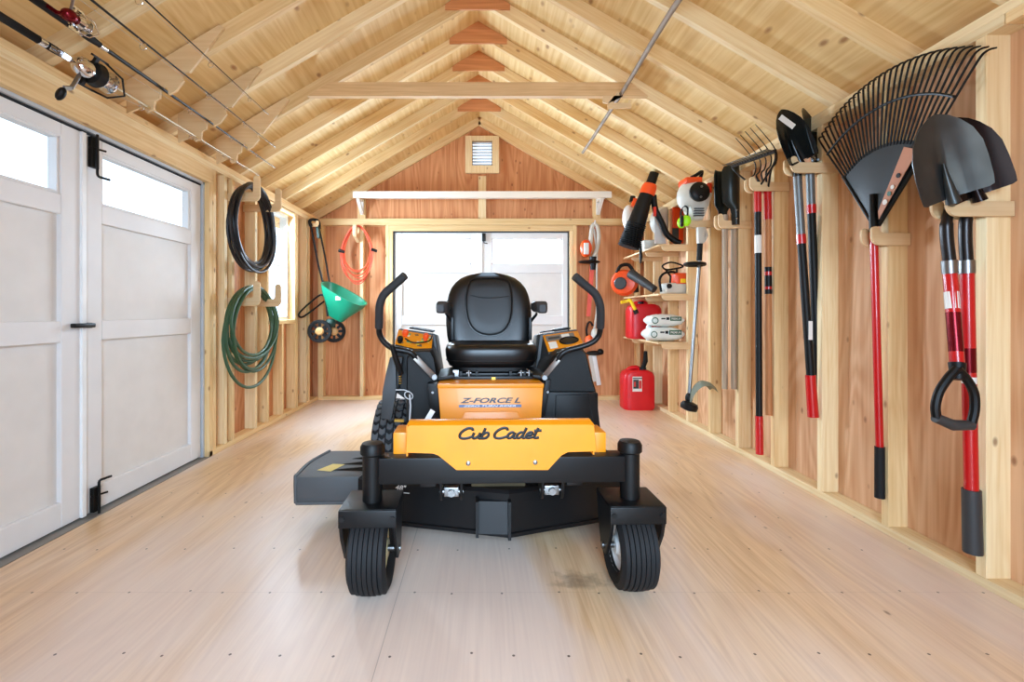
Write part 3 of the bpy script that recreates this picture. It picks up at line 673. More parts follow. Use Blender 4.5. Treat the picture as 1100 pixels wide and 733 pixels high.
# yellow front cover
d0 = -.052
P = [(436, 487), (465, 487), (471, 489), (490, 505.5), (589, 505.5), (603, 489), (610, 485.5), (641, 485.5), (638.5, 458), (635, 456), (440, 457), (437, 459)]
poly = [(mp(x, y, d0).x, mp(x, y, d0).z) for x, y in P]
b = B(); b.prism(poly, 'xz', d0, d0+.005, .0015, 1)
TL, TR = mp(437, 457, d0), mp(638, 456, d0)
t1 = TL+Vector((.006, .018, .012)); t2 = TR+Vector((-.008, .018, .012))
b.hexa([TL, TL+Vector((0, .004, -.002)), TR+Vector((0, .004, -.002)), TR, t1, t1+Vector((0, .004, 0)), t2+Vector((0, .004, 0)), t2])
b.box(t1.x, t2.x, d0+.018, d0+.04, t1.z-.004, t1.z)
b.box(TL.x-.002, TL.x+.003, d0+.002, d0+.04, .50, TL.z-.002); b.box(TR.x-.003, TR.x+.002, d0+.002, d0+.04, .50, TR.z-.002)
cov = mb(b, 'front_cover', YEL)
o0 = mp(492, 472, d0); o1 = mp(584, 459, d0)
wd = o1.x-o0.x; ht = o1.z-o0.z
GL = {'C': (1.0, [[(.88, .74), (.80, .93), (.55, 1), (.25, .82), (.06, .48), (.10, .14), (.35, 0), (.7, .04), (1.0, .20)]]),
      'u': (.66, [[(.02, .56), (0, .2), (.12, .02), (.3, .08), (.44, .3)], [(.46, .56), (.44, .12), (.54, .0), (.68, .06)]]),
      'b': (.60, [[(.06, 1), (.02, .5), (.0, .06), (.12, 0), (.34, .06), (.44, .3), (.36, .52), (.2, .55), (.04, .38)]]),
      ' ': (.22, []),
      'a': (.66, [[(.42, .46), (.25, .57), (.05, .38), (.03, .12), (.17, 0), (.34, .12), (.44, .4)], [(.47, .56), (.44, .12), (.54, 0), (.68, .06)]]),
      'd': (.66, [[(.42, .46), (.25, .57), (.05, .38), (.03, .12), (.17, 0), (.34, .12), (.44, .4)], [(.52, 1.0), (.46, .5), (.44, .12), (.54, 0), (.68, .06)]]),
      'e': (.52, [[(.04, .27), (.3, .30), (.42, .42), (.34, .55), (.16, .54), (.03, .3), (.07, .07), (.24, 0), (.52, .08)]]),
      't': (.5, [[(.2, .98), (.12, .4), (.1, .08), (.24, 0), (.46, .06)], [(-.06, .70), (.48, .72)]])}
tw = sum(GL[c][0] for c in 'Cub Cadet'); xk = wd*.95/tw; xx = 0
for c in 'Cub Cadet':
    a_, strokes = GL[c]
    if strokes:
        b = B()
        for st2 in strokes:
            pts = smooth([(o0.x+(xx+q[0])*xk+q[1]*ht*.30, 0, o0.z+.002+q[1]*(ht-.004)) for q in st2], 5)
            b.tube(pts, .0050, 8)
        b.bm.transform(Matrix.Translation((0, d0-.0004, 0)) @ Matrix.Diagonal((1, .22, 1, 1)))
        mb(b, 'brand_letter', BLKM, cov)
    xx += a_
# connected baseline stroke of the script lettering
for (px, py) in ((503, 498), (575, 497)):
    p = mp(px, py, d0); mb(B().lathe([(.008, 0), (.008, .003), (.004, .005)], p, (0, -1, 0), 14).cyl(p+Vector((0, -.005, 0)), p+Vector((0, -.0055, 0)), .003), 'screw', STEEL, cov)
# foot pan
b = B(); b.box(-.35, .34, .07, .60, .455, .47, .004); b.box(-.395, -.345, .02, .14, .44, .565, .006); b.box(.335, .385, .02, .14, .44, .56, .006)
mb(b, 'foot_pan', YEL)
mb(B().box(-.33, -.2, .10, .5, .471, .478).box(.2, .33, .10, .5, .471, .478), 'foot_mat', BLKR)
# seat box with lettering
dS = .47
bx = [(mp(470, 413, dS).x, mp(470, 413, dS).z), (mp(584, 413, dS).x, mp(584, 413, dS).z)]
xa, xb, zt = bx[0][0], bx[1][0], bx[0][1]
b = B(); b.hexa([(xa+.02, dS-.03, .46), (xb-.02, dS-.03, .46), (xb-.01, .95, .46), (xa+.01, .95, .46), (xa, dS, zt), (xb, dS, zt), (xb, .95, zt), (xa, .95, zt)], .004)
b.box(xa, xb, dS-.008, dS+.02, zt-.018, zt+.002, .003)
xm = (xa+xb)/2
b.hexa([(xm-.16, dS-.036, .47), (xm+.16, dS-.036, .47), (xm+.16, dS, .47), (xm-.16, dS, .47), (xm-.12, dS-.024, .548), (xm+.12, dS-.024, .548), (xm+.12, dS, .548), (xm-.12, dS, .548)], .004)
sb = mb(b, 'seat_box', YEL)
fz = lambda z: dS-.03*(zt-z)/(zt-.46)-.0015
o0 = mp(494, 433.2, dS-.01); o1 = mp(559, 427.2, dS-.01)
text('Z-FORCE L', 'model_lettering', BLKM, sb, (o0.x, fz(o0.z), o0.z), (1, 0, 0), (0, .17, 1), o1.x-o0.x, o1.z-o0.z, .35, .03, .002, world=False)
o0 = mp(493, 437.6, dS-.01); o1 = mp(560, 434.4, dS-.01)
b = B(); b.quad([(o0.x, fz(o0.z)-.001, o0.z), (o1.x, fz(o0.z)-.001, o0.z), (o1.x, fz(o1.z)-.001, o1.z), (o0.x, fz(o1.z)-.001, o1.z)]); st_ = mb(b, 'stripe', BLUE, sb)
text('ZERO TURN RIDER', 'stripe_lettering', WHITE, sb, (o0.x+.02, fz(o0.z)-.002, o0.z+.002), (1, 0, 0), (0, .17, 1), (o1.x-o0.x)*.84, (o1.z-o0.z)*.7, .3, .01, .0015, world=False)
# ---- seat
def ring_se(cx, cy_, z, a, c, n=40, e=3.2):
    out = []
    for k in range(n):
        t_ = 2*PI*k/n; co, si = math.cos(t_), math.sin(t_)
        out.append(Vector((cx+a*math.copysign(abs(co)**(2/e), co), cy_+c*math.copysign(abs(si)**(2/e), si), z)))
    return out
sx0 = mp(528, 380, .70).x+.004; dC = .90
cush = [(.715, .195, .20), (.722, .214, .218), (.745, .224, .226), (.775, .231, .233), (.805, .232, .234), (.825, .226, .228), (.836, .208, .21), (.838, .185, .18), (.828, .12, .12), (.824, .05, .05)]
b = B(); b.loft([ring_se(sx0, dC, z, a*1.06, c, e=4.0) for z, a, c in cush]); sc1 = mb(b, 'seat_cushion', VINYL, sharp=60)
b = B(); b.tube(ring_se(sx0, dC, .752, .241, .23, 48, 4.0), .0035, 6, closed=True); mb(b, 'piping', VINYL, sc1)
b = B(); b.loft([ring_se(sx0, dC, z, a, c, e=4.5) for z, a, c in ((.690, .19, .19), (.70, .21, .21), (.72, .21, .21))]); mb(b, 'seat_pan', BLKP)
# backrest as a lofted shell: rings at height z, concave front
yb0 = 1.08
H = [(.775, .200), (.80, .222), (.86, .236), (.93, .243), (1.0, .245), (1.06, .240), (1.11, .230), (1.15, .215), (1.185, .190), (1.212, .160), (1.232, .120), (1.244, .06)]
rings = []
def bfront(x, z, w_):
    lean = yb0+.22*(z-.8)
    bow = -.035*abs(min(1, abs(x)/w_))**2.2
    top = .0
    return lean+bow
for z, w_ in H:
    r_ = []; n = 22; tk = .075*min(1, (1.25-z)/.06)**.5
    for k in range(n+1):
        s = -1+2*k/n; x = w_*1.05*math.sin(s*PI/2); edge = (1-abs(math.sin(s*PI/2))**6)
        r_.append(Vector((sx0+x, bfront(x, z, .24)+.03*(1-edge)-.03*edge*.6+ (tk*.2 if z > 1.2 else 0), z)))
    for k in range(n+1):
        s = 1-2*k/n; x = w_*1.05*math.sin(s*PI/2)
        if k in (0, n): x *= .995
        r_.append(Vector((sx0+x, bfront(x, z, .24)+.03+tk*(1-abs(s)**4*.8), z)))
    rings.append(r_)
br = mb(B().loft(rings), 'backrest', VINYL, sharp=60)
# raised inner pad with piping on the backrest
def bx_pt(px, py, off=-.022):
    q = mp(px, py, 1.10); z = q.z; x = q.x-sx0; 
    return Vector((sx0+x, bfront(x, z, .24)+off, z))
outl = [(503, 306), (508, 300), (520, 298.5), (536, 298.5), (545, 300.5), (549, 306), (551, 320), (550, 338), (546, 350), (539, 358), (526, 361), (513, 358), (505, 350), (501, 338), (500, 320)]
op = smooth([bx_pt(x, y, -.019) for x, y in outl], 4, True)
mb(B().tube(op, .0035, 6, closed=True), 'piping', VINYL, br)
c0 = sum(op, Vector())/len(op)
b = B(); rr = []
for f_, off in ((1, .006), (.97, -.001), (.9, -.006), (.6, -.008), (.2, -.008), (.02, -.008)):
    ring_ = []
    for q in op:
        v_ = c0+(q-c0)*f_; ring_.append(Vector((v_.x, bfront(v_.x-sx0, v_.z, .24)-.018+off, v_.z)))
    rr.append(ring_)
b.loft(rr); mb(b, 'back_pad', mat('textured_vinyl', (.05, .048, .047), .42, bump=.4, bscale=350), br, sharp=60)
mb(B().tube(smooth([bx_pt(506, 317, -.030), bx_pt(516, 319.5, -.030), bx_pt(528, 320, -.030), bx_pt(546, 318.5, -.030)], 5), .002, 6), 'seam', VINYL, br)
# armrests
for (x0p, x1p, sgn, spl) in ((467, 479, -1, -.02), (576, 590, 1, .0)):
    f0 = mp((x0p+x1p)/2, 331.5, .80); xc = f0.x; zc = f0.z
    b = B(); rs = []
    for k, (dd, s_) in enumerate(((0, .55), (.012, .9), (.03, 1), (.20, 1), (.27, .9), (.28, .6))):
        hw = .031*s_; hh = .036*s_*(1-.25*k/5); x_ = xc-spl*k/5
        rs.append([Vector((x_+hw*math.copysign(abs(math.cos(a))**.5, math.cos(a)), .80+dd, zc+k*.004+hh*math.copysign(abs(math.sin(a))**.5, math.sin(a)))) for a in [2*PI*q/20 for q in range(20)]])
    b.loft(rs); arm = mb(b, 'armrest', mat('armrest_foam', (.19, .19, .195), .55, bump=.5, bscale=400))
    b = B(); e = Vector((xc-spl, 1.02, zc-.03)); b.bar(e, e+Vector((-sgn*.035, .03, -.05)), .012, .035, up=(0, 1, 0)); b.box(xc-spl-sgn*.035-.008, xc-spl-sgn*.035+.008, 1.02, 1.09, .84, zc-.05, .003)
    mb(b, 'armrest_bracket', BLKM, arm)
# suspension and seat hinge under the cushion
b = B(); b.box(sx0-.19, sx0+.19, .70, 1.05, .672, .69, .003); b.box(sx0-.2, sx0+.2, .62, .66, .668, .684, .003)
for x in (-.16, -.08, .09, .16): b.box(sx0+x-.006, sx0+x+.006, .66, .72, .665, .705)
mb(b, 'seat_hinge', BLKM)
b = B()
for x in (-.185, -.12, .14, .18): b.cyl((sx0+x, .64, .67), (sx0+x, .64, .712), .008); b.cyl((sx0+x-.012, .64, .70), (sx0+x+.012, .64, .70), .006)
b.box(sx0-.2, sx0-.17, .63, .66, .672, .715, .002); b.tube([(sx0+.17, .66, .715), (sx0+.21, .60, .69), (sx0+.26, .6, .675)], .005, 8)
mb(b, 'hinge_hardware', STEEL)
mb(B().box(sx0-.008, sx0+.012, .615, .618, .668, .682), 'hinge_tag', GOLD)
for sgn in (-1, 1):
    b = B(); b.hexa([(sx0+sgn*.19, .56, .685), (sx0+sgn*.27, .56, .672), (sx0+sgn*.27, .80, .672), (sx0+sgn*.19, .80, .685), (sx0+sgn*.19, .56, .700), (sx0+sgn*.27, .56, .688), (sx0+sgn*.27, .80, .70), (sx0+sgn*.19, .80, .715)], .004); mb(b, 'side_tread', BLKP)
# ---- rear wheels
for sgn in (-1, 1):
    wc = Vector((.485 if sgn > 0 else -.535, .99, .254)); hw = .10
    prof = [(.11, -hw*.8), (.15, -hw), (.20, -hw*1.03), (.23, -hw*.93), (.240, -hw*.75), (.243, 0), (.240, hw*.75), (.23, hw*.93), (.20, hw*1.03), (.15, hw), (.11, hw*.8)]
    rw = mb(B().ring(prof, wc, (1, 0, 0), 48), 'rear_wheel', BLKR)
    b = B(); nb = 30
    for k in range(nb):
        for j in range(5):
            a = 2*PI*(k+(.5 if j % 2 else 0))/nb; xx = (-2+j)*.038
            rad = Vector((0, math.cos(a), math.sin(a))); tan = Vector((0, -math.sin(a), math.cos(a))); ax = Vector((1, 0, 0))
            rr_ = .243-.010*(abs(j-2)/2)**2
            c = wc+ax*xx+rad*rr_
            hxw = .0165; ht_ = .013; pt = lambda s_, t_, q: c+ax*s_*hxw+tan*(t_*.017+(.007 if abs(s_) < .1 else -.004))+rad*q
            lo = [pt(-1, -1, -.004), pt(0, -1, -.004), pt(1, -1, -.004), pt(1, 1, -.004), pt(0, 1, -.004), pt(-1, 1, -.004)]
            hi = [pt(-.92, -.85, .010), pt(0, -.85, .010), pt(.92, -.85, .010), pt(.92, .85, .010), pt(0, .85, .010), pt(-.92, .85, .010)]
            b.loft([lo, hi])
    mb(b, 'tread', TREAD, rw, sharp=20)
    b = B(); b.lathe([(.035, -.07), (.04, -.05), (.10, -.03), (.115, -.07), (.12, -.08), (.12, .08), (.115, .07), (.10, .03), (.04, .05), (.035, .07)], wc, (1, 0, 0), 28); mb(b, 'rim', YEL, rw)
# ---- fenders
def px_poly(P, d): return [(mp(x, y, d).x, mp(x, y, d).z) for x, y in P]
dF = .62
# right side (picture right): one smooth moulded body with a lower front panel
b = B()
up = px_poly([(585, 412), (588, 398), (595, 384), (603, 378), (624, 374), (631, 381), (638, 412), (641, 421), (588, 421)], dF)
rs = []
base = px_poly([(582, 421), (588, 396), (594, 384), (602, 378), (624, 374), (630, 379), (637, 408), (641, 421)], dF)
cxm = sum(p[0] for p in base)/len(base)
for dd, s_, zo in ((.0, .93, -.006), (.012, 1, 0), (.30, 1.0, .0), (.52, .97, -.01), (.62, .9, -.04)):
    rs.append([Vector((cxm+(x-cxm)*s_, dF+dd, (z if z < .66 else z+zo))) for x, z in base])
b.loft(rs)
mb(b, 'fender', BLKP, sharp=30)
lowp = px_poly([(578, 452), (586, 421), (641, 421), (645, 462), (646, 492), (576, 492)], dF-.02)
b = B(); b.prism(lowp, 'xz', dF-.025, dF+.05, .012); b.prism(px_poly([(597, 425), (632, 424), (637, 447), (640, 480), (596, 480)], dF-.03), 'xz', dF-.034, dF-.02, .005)
b.box(mp(643, 462, dF).x-.03, mp(643, 462, dF).x, dF, .80, .40, .60, .01)
mb(b, 'fender_panel', BLKP)
b = B(); q = px_poly([(579, 443), (586, 408), (592, 408), (585, 448)], .55); b.prism(q, 'xz', .54, .62, .004); mb(b, 'side_guard', BLKP)
p = mp(588, 421, .53); mb(B().cyl(p, p+Vector((0, -.012, 0)), .006, None, 12), 'bolt', STEEL)
# left side: inner body, outer fender skin, dark gap with linkage between
b = B(); base = px_poly([(436, 455), (437, 384), (441, 377), (462, 377), (466, 384), (472, 420), (474, 446), (474, 455)], dF)
cxm = sum(p[0] for p in base)/len(base); rs = []
for dd, s_, zo in ((.0, .94, -.006), (.012, 1, 0), (.30, 1.0, 0), (.52, .97, -.01), (.62, .9, -.04)):
    rs.append([Vector((cxm+(x-cxm)*s_, dF+dd, max(z, .52 if dd > .02 else 0) if z < .66 else z+zo)) for x, z in base])
b.loft(rs); mb(b, 'fender', BLKP, sharp=30)
b = B(); sk = px_poly([(409, 450), (411, 421), (415, 400), (419, 384), (425, 384), (426, 419), (420.5, 451)], dF-.01); b.prism(sk, 'xz', dF-.015, dF+.03, .004)
p0 = sk[3]; 
b.hexa([(sk[1][0], dF+.02, .60), (sk[5][0], dF+.02, .60), (sk[5][0], 1.2, .60), (sk[1][0], 1.2, .60), (sk[3][0], dF+.02, sk[3][1]), (sk[4][0]+.03, dF+.02, sk[3][1]), (sk[4][0]+.03, 1.2, sk[3][1]-.03), (sk[3][0], 1.2, sk[3][1]-.03)], .01)
mb(b, 'fender_panel', DGREY)
mb(B().prism(px_poly([(421, 374), (440, 374), (440, 432), (426, 422)], .70), 'xz', .70, .73), 'gap_shade_plate', BLKM)  # added black plate standing in for the shade in the fender gap
q = px_poly([(459, 412), (470, 412), (475, 446), (462, 442)], .52); mb(B().prism(q, 'xz', .51, .58, .004), 'side_guard', BLKP)
p = mp(465, 421.5, .505); mb(B().cyl(p, p+Vector((0, -.012, 0)), .006, None, 12), 'bolt', STEEL)
b = B(); b.tube([mp(421, 371, .50), mp(425, 385, .52), mp(431, 402, .55)], [.011, .014, .013], 10); mb(b, 'park_lever', BLKP)
b = B(); pp = [mp(429, 392, .60), mp(430, 412, .60)]
for k in range(9): q0 = pp[0].lerp(pp[1], k/8); b.torus(q0, .008, .002, (0, .1, 1), 12, 5)
mb(b, 'spring', GOLD)
b = B(); b.torus(mp(439, 425, .59), .017, .003, (0, 1, .2), 18, 6, 1.3); b.tube([mp(440, 424, .585), mp(441, 436, .57), mp(440, 452, .55)], .0045, 8); b.tube([mp(425, 419, .6), mp(434, 419, .59), mp(440, 421, .59)], .003, 6)
mb(b, 'cable', mat('grey_cable', (.72, .72, .72), .4))
b = B(); b.bar(mp(424, 451.5, .56), mp(434, 452, .56), .02, .012); mb(b, 'wheel_bracket', GOLD)
b = B(); b.bar(mp(456, 456, .30), mp(465, 441, .33), .022, .004, up=(0, -1, .2)); mb(b, 'height_lever', WHITE)
# ---- consoles
def console(TLp, TRp, BRp, BLp, inner, nm):
    dT, dB = .92, .76
    TL, TR = mp(*TLp, dT), mp(*TRp, dT); BR, BL = mp(*BRp, dB), mp(*BLp, dB)
    n_ = (TR-BL).cross(TL-BR).normalized(); n_ = n_ if n_.z > 0 else -n_
    b = B(); cs = inner
    lo = .60
    wI = .035
    if cs > 0: b0 = [(BL.x-.01, dB-.03, lo), (BR.x+wI, dB-.03, lo), (TR.x+wI+.02, 1.22, lo), (TL.x-.01, 1.22, lo)]
    else: b0 = [(BL.x-wI, dB-.03, lo), (BR.x+.01, dB-.03, lo), (TR.x+.01, 1.22, lo), (TL.x-wI-.02, 1.22, lo)]
    bt = [BL-n_*.002, BR-n_*.002, TR-n_*.002, TL-n_*.002]
    b.hexa(b0+bt, .01)
    # rear raised block behind the sloping panel
    hz = .012
    b.hexa([(b0[3][0]+.005, dT, .62), (b0[2][0]-.005, dT, .62), (b0[2][0]-.005, 1.22, .62), (b0[3][0]+.005, 1.22, .62), TL+Vector((0 if cs > 0 else -.015, 0, hz)), TR+Vector((.015 if cs > 0 else 0, 0, hz)), TR+Vector((.015 if cs > 0 else 0, .27, hz-.02)), TL+Vector((0 if cs > 0 else -.015, .27, hz-.02))], .012)
    cb = mb(b, 'console', DGREY)
    pan = B(); up_ = n_*.004
    pan.hexa([BL, BR, TR, TL, BL+up_, BR+up_, TR+up_, TL+up_], .0015)
    return cb, mb(pan, 'control_panel', YEL, cb), (TL, TR, BR, BL, n_)
def uv(Q, u_, v_): TL, TR, BR, BL, n_ = Q; return BL.lerp(BR, u_).lerp(TL.lerp(TR, u_), v_)
cb, pan, Q = console((428, 355), (465, 361), (463, 379), (424, 370), 1, 'l'); n_ = Q[4]
for (u_, v_, r_, m_) in ((.22, .62, .017, ORG), (.80, .62, .016, ORG), (.12, .12, .015, BLKP)):
    p = uv(Q, u_, v_); mb(B().lathe([(r_*.7, .004), (r_*.7, .012), (r_, .016), (r_, .034), (r_*.8, .04)], p, n_, 16), 'knob', m_, pan)
cols = [(.60, .78, .40), (.15, .55, .45), (.88, .80, .25), (.88, .87, .8), (.35, .3, .25), (.93, .85, .45)]
random.seed(2)
for k in range(20):
    u_, v_ = random.uniform(.1, .9), random.uniform(.15, .85); p = uv(Q, u_, v_); q = uv(Q, min(1, u_+random.uniform(.05, .14)), v_+random.uniform(-.06, .06))
    mb(B().bar(p+n_*.005, q+n_*.005, random.uniform(.010, .022), .003, up=n_), 'decal', mat('decal_%d' % (k % 6), cols[k % 6], .4), pan)
b = B()
for k in range(3):
    p = uv(Q, .3, 1.0)+Vector((0, .03+.06*k, .022)); q = uv(Q, 1.0, 1.0)+Vector((0, .03+.06*k, .022)); b.bar(p, q, .02, .01, bev=.003)
mb(b, 'tray_rib', BLKP, cb)
b = B(); b.tube(smooth([uv(Q, .97, .9)+n_*.02, uv(Q, .9, .35)+n_*.03, uv(Q, .5, .05)+n_*.03, uv(Q, .25, .3)+n_*.02], 5), .004, 6); mb(b, 'cable', BLKP, pan)
cb, pan, Q = console((583, 361), (620.5, 356), (627, 371), (589, 378.5), -1, 'r'); n_ = Q[4]
p = uv(Q, .66, .42)
b = B(); ua = (Q[1]-Q[0]).normalized(); va = n_.cross(ua)
b.tube([p+n_*.005+ua*.048*math.cos(2*PI*k/28)+va*.036*math.sin(2*PI*k/28) for k in range(28)], .006, 8, closed=True); mb(b, 'cup_holder', BLKP, pan)
b = B(); b.loft([[p+n_*.0055+ua*.045*math.cos(2*PI*k/28)+va*.034*math.sin(2*PI*k/28) for k in range(28)], [p+n_*.0065+ua*.04*math.cos(2*PI*k/28)+va*.03*math.sin(2*PI*k/28) for k in range(28)]]); mb(b, 'cup_well', BLKM, pan)
for (u0, u1, v0, v1, m_) in ((.06, .86, .56, .90, mat('panel_grey', (.45, .43, .42), .4)), (.08, .30, .10, .5, LABEL), (.50, .72, .62, .88, LABEL), (.12, .45, .66, .8, DGREY)):
    zq = .0050 if u1 > .8 else .0056; b = B(); b.quad([uv(Q, u0, v0)+n_*zq, uv(Q, u1, v0)+n_*zq, uv(Q, u1, v1)+n_*zq, uv(Q, u0, v1)+n_*zq]); mb(b, 'decal', m_, pan)
b = B(); b.bar(uv(Q, .35, 1.0)+Vector((0, .05, .02)), uv(Q, .8, 1.0)+Vector((0, .05, .02)), .05, .014, bev=.004); b.bar(uv(Q, .0, 1.0)+Vector((0, .1, .016)), uv(Q, .9, 1.0)+Vector((0, .1, .016)), .02, .008); mb(b, 'tray_rib', BLKP, cb)
# ---- lap bars
Lb = [(435, 296, .36), (424, 306, .38), (412.5, 316.5, .40), (408, 328, .42), (407.3, 340, .45), (407, 352, .48)]
mb(B().tube(smooth([mp(*p) for p in Lb], 5), .0185, 14), 'grip', mat('foam_grip', (.14, .14, .145), .7, bump=.4, bscale=400))
Lt = [(407, 351, .48), (408, 360, .50), (413, 368, .51), (422, 374.5, .52), (434, 377, .53), (442, 379.5, .53), (448, 386, .54)]
lt = mb(B().tube(smooth([mp(*p) for p in Lt], 5), .0135, 12), 'lap_bar', BLKM)
b = B(); b.bar(mp(446, 384, .53), mp(468, 407, .56), .012, .028, up=(0, 0, 1), bev=.003); mb(b, 'bar_link', mat('brushed_link', (.55, .52, .49), .35, .8), lt)
p = mp(467, 405, .54); mb(B().cyl(p, p+Vector((0, -.02, 0)), .012, None, 14), 'pivot_bolt', STEEL, lt)
Rb = [(617.5, 297, .36), (628, 306, .38), (639.5, 316, .40), (644.5, 328, .42), (645.3, 340, .45), (645, 352, .48)]
mb(B().tube(smooth([mp(*p) for p in Rb], 5), .0185, 14), 'grip', MC['foam_grip'])
Rt = [(645, 351, .48), (643.5, 360, .50), (637, 367.5, .51), (625, 372.5, .52), (612, 376, .53), (604, 380, .53), (598, 388, .54)]
rt_ = mb(B().tube(smooth([mp(*p) for p in Rt], 5), .0135, 12), 'lap_bar', BLKM)
b = B(); b.bar(mp(600, 386, .53), mp(583, 407, .56), .012, .026, up=(0, 0, 1), bev=.003); mb(b, 'bar_link', MC['brushed_link'], rt_)
p = mp(584.5, 405.5, .54); mb(B().cyl(p, p+Vector((0, -.02, 0)), .012, None, 14), 'pivot_bolt', STEEL, rt_)
# ---- cutting deck
ax = .045
pl = [(ax, .225), (.60, .40), (.63, .46), (.63, .82), (.35, 1.02), (-.30, 1.02), (-.62, .82), (-.62, .43), (-.58, .39)]
b = B(); r0 = [Vector((x, y, .085)) for x, y in pl]; cen = Vector((0, .62, 0))
def ringd(s_, z): return [Vector((cen.x+(x-cen.x)*s_, cen.y+(y-cen.y)*s_, z)) for x, y in pl]
b.loft([ringd(1.02, .08), ringd(1.02, .095), ringd(1.0, .098), ringd(.995, .255), ringd(.97, .268), ringd(.3, .275)])
dk = mb(b, 'cutting_deck', mat('deck_black', (.06, .06, .065), .35, spec=.3, bump=.1, bscale=200), sharp=25)
# centre baffle panel and gussets
fl = Vector((-.62-ax, .43-.225, 0)); 
b = B(); b.hexa([(-.085, .215, .10), (ax-.004, .205, .10), (ax-.004, .225, .10), (-.085, .25, .10), (-.085, .235, .225), (ax-.004, .225, .225), (ax-.004, .24, .225), (-.085, .26, .225)]); mb(b, 'centre_panel', mat('panel_black', (.075, .075, .08), .4, spec=.3), dk)
b = B(); b.box(-.092, -.08, .20, .28, .09, .235); b.box(ax-.006, ax+.006, .195, .25, .08, .235); mb(b, 'stiffener', BLKM, dk)
b = B(); b.box(-.11, .12, .28, .42, .24, .30, .01); mb(b, 'grass_dust', DUST, dk)
for (px, py) in ((485, 527), (592, 525)):
    p = mp(px, py, .10)
    for s_ in (-1, 1):
        yz = [(.055, .395), (.145, .395), (.14, p.z+.0), (.12, p.z-.03), (.10, p.z-.038), (.08, p.z-.03), (.06, p.z)]
        br_ = mb(B().prism(yz, 'yz', p.x+s_*.038-.0055, p.x+s_*.038+.0055, .002, 1), 'deck_hanger', BLKM)
    b = B(); b.cyl((p.x-.045, .09, p.z), (p.x+.045, .09, p.z), .009); b.box(p.x-.028, p.x+.028, .08, .11, p.z-.018, p.z+.018, .004); b.cyl((p.x, .08, p.z), (p.x, .065, p.z), .013); mb(b, 'hanger_bolt', STEEL, br_)
# deck size mark
pA = Vector((ax, .225, 0)); pB = Vector((-.58, .39, 0)); ud = (pA-pB).normalized(); q = mp(420, 528, .33)
tt = (q.x-pB.x)/(pA.x-pB.x); o_ = pB.lerp(pA, tt)+ud*.022+Vector((-.004, -.010, .236))
text('48"', 'size_mark', WHITE, dk, o_, ud, (0, 0, 1), .05, .022, .2, .01, .002, world=False)
mb(B().bar(o_+Vector((-.01, -.003, -.008)), o_+ud*.075+Vector((-.01, -.003, -.008)), .001, .003, up=(0, 0, 1)), 'mark_line', WHITE, dk)
# discharge chute
b = B()
prof = [(-.91, .42), (-.91, .62), (-.85, .86), (-.60, .86), (-.60, .42)]
lo = [Vector((x, y, .135)) for x, y in prof]; 
b.prism([(-.905, .435), (-.905, .66), (-.86, .84), (-.56, .84), (-.56, .435)], 'xy', .135, .262, .014)
b.tube(smooth([(-.897, .437, .145), (-.90, .442, .25), (-.902, .47, .262), (-.902, .64, .262), (-.86, .825, .262)], 5), .008, 8)
b.tube([(-.895, .437, .143), (-.56, .437, .143)], .008, 8)
ch = mb(b, 'discharge_chute', mat('chute_plastic', (.25, .255, .26), .55, bump=.3, bscale=500))
b = B()
for k in range(4):
    y = .53+k*.085; x0_ = -.80+.03*k
    b.hexa([(x0_, y-.012, .258), (-.56, y-.028, .258), (-.56, y+.028, .258), (x0_, y+.012, .258), (x0_+.04, y-.002, .262), (-.56, y-.01, .282), (-.56, y+.01, .282), (x0_+.04, y+.002, .262)])
mb(b, 'chute_rib', BLKP, ch)
b = B(); b.quad([(-.83, .52, .2635), (-.76, .50, .2635), (-.72, .60, .2635), (-.78, .61, .2635)]); mb(b, 'warning_label', mat('yellow_label', (.85, .75, .35), .5), ch)
# ---- engine and rear frame
b = B(); b.box(-.30, .30, 1.0, 1.45, .42, .50, .01); b.box(-.22, .22, 1.14, 1.42, .50, .66, .03); mb(b, 'engine_block', BLKM)
b = B(); b.lathe([(.17, 0), (.18, .02), (.18, .08), (.15, .11), (.06, .12)], (0, 1.29, .66)); mb(b, 'engine_cover', BLKP)
b = B(); b.tube(smooth([(-.32, 1.2, .44), (-.32, 1.52, .46), (-.28, 1.56, .5), (.28, 1.56, .5), (.32, 1.52, .46), (.32, 1.2, .44)], 4), .018, 10); mb(b, 'rear_bumper', BLKM)
b = B(); b.cyl((-.45, .99, .254), (.45, .99, .254), .03); b.box(-.40, -.26, .88, 1.1, .2, .38, .02); b.box(.26, .40, .88, 1.1, .2, .38, .02); mb(b, 'transaxle', BLKM)

# ================================================================ CORNER SHELVES
SX0, SX1, SY0, SY1 = 1.555, SR-.004, 4.135, 5.12
for (z, lab) in ((1.603, 'top plywood corner shelf holding the backpack blower'), (1.168, 'middle plywood corner shelf holding the orange blower and chainsaw'), (.737, 'bottom plywood corner shelf holding the red can and white bags')):
    t = thing('corner_shelf', lab, 'shelf', (1.7, 4.6, z), group='plywood corner shelves on the right wall')
    b = B(); b.prism([(SX0, SY0-.03), (XR-.003, SY0-.03), (XR-.003, SY1), (SX0, SY1)], 'xy', z-.015, z); b.build('shelf_board', BIRCH, t)
    for Y in (SY0-.025, 4.518, 4.923):
        hb_ = [(SX0+.03, z-.016), (SX0+.03, z-.03), (SX0+.04, z-.05), (SX0+.06, z-.06), (SX1, z-.06), (SX1, z-.016)]
        B().prism(hb_, 'xz', Y-.006, Y+.006, .001, 1).build('bracket', BIRCH, t)

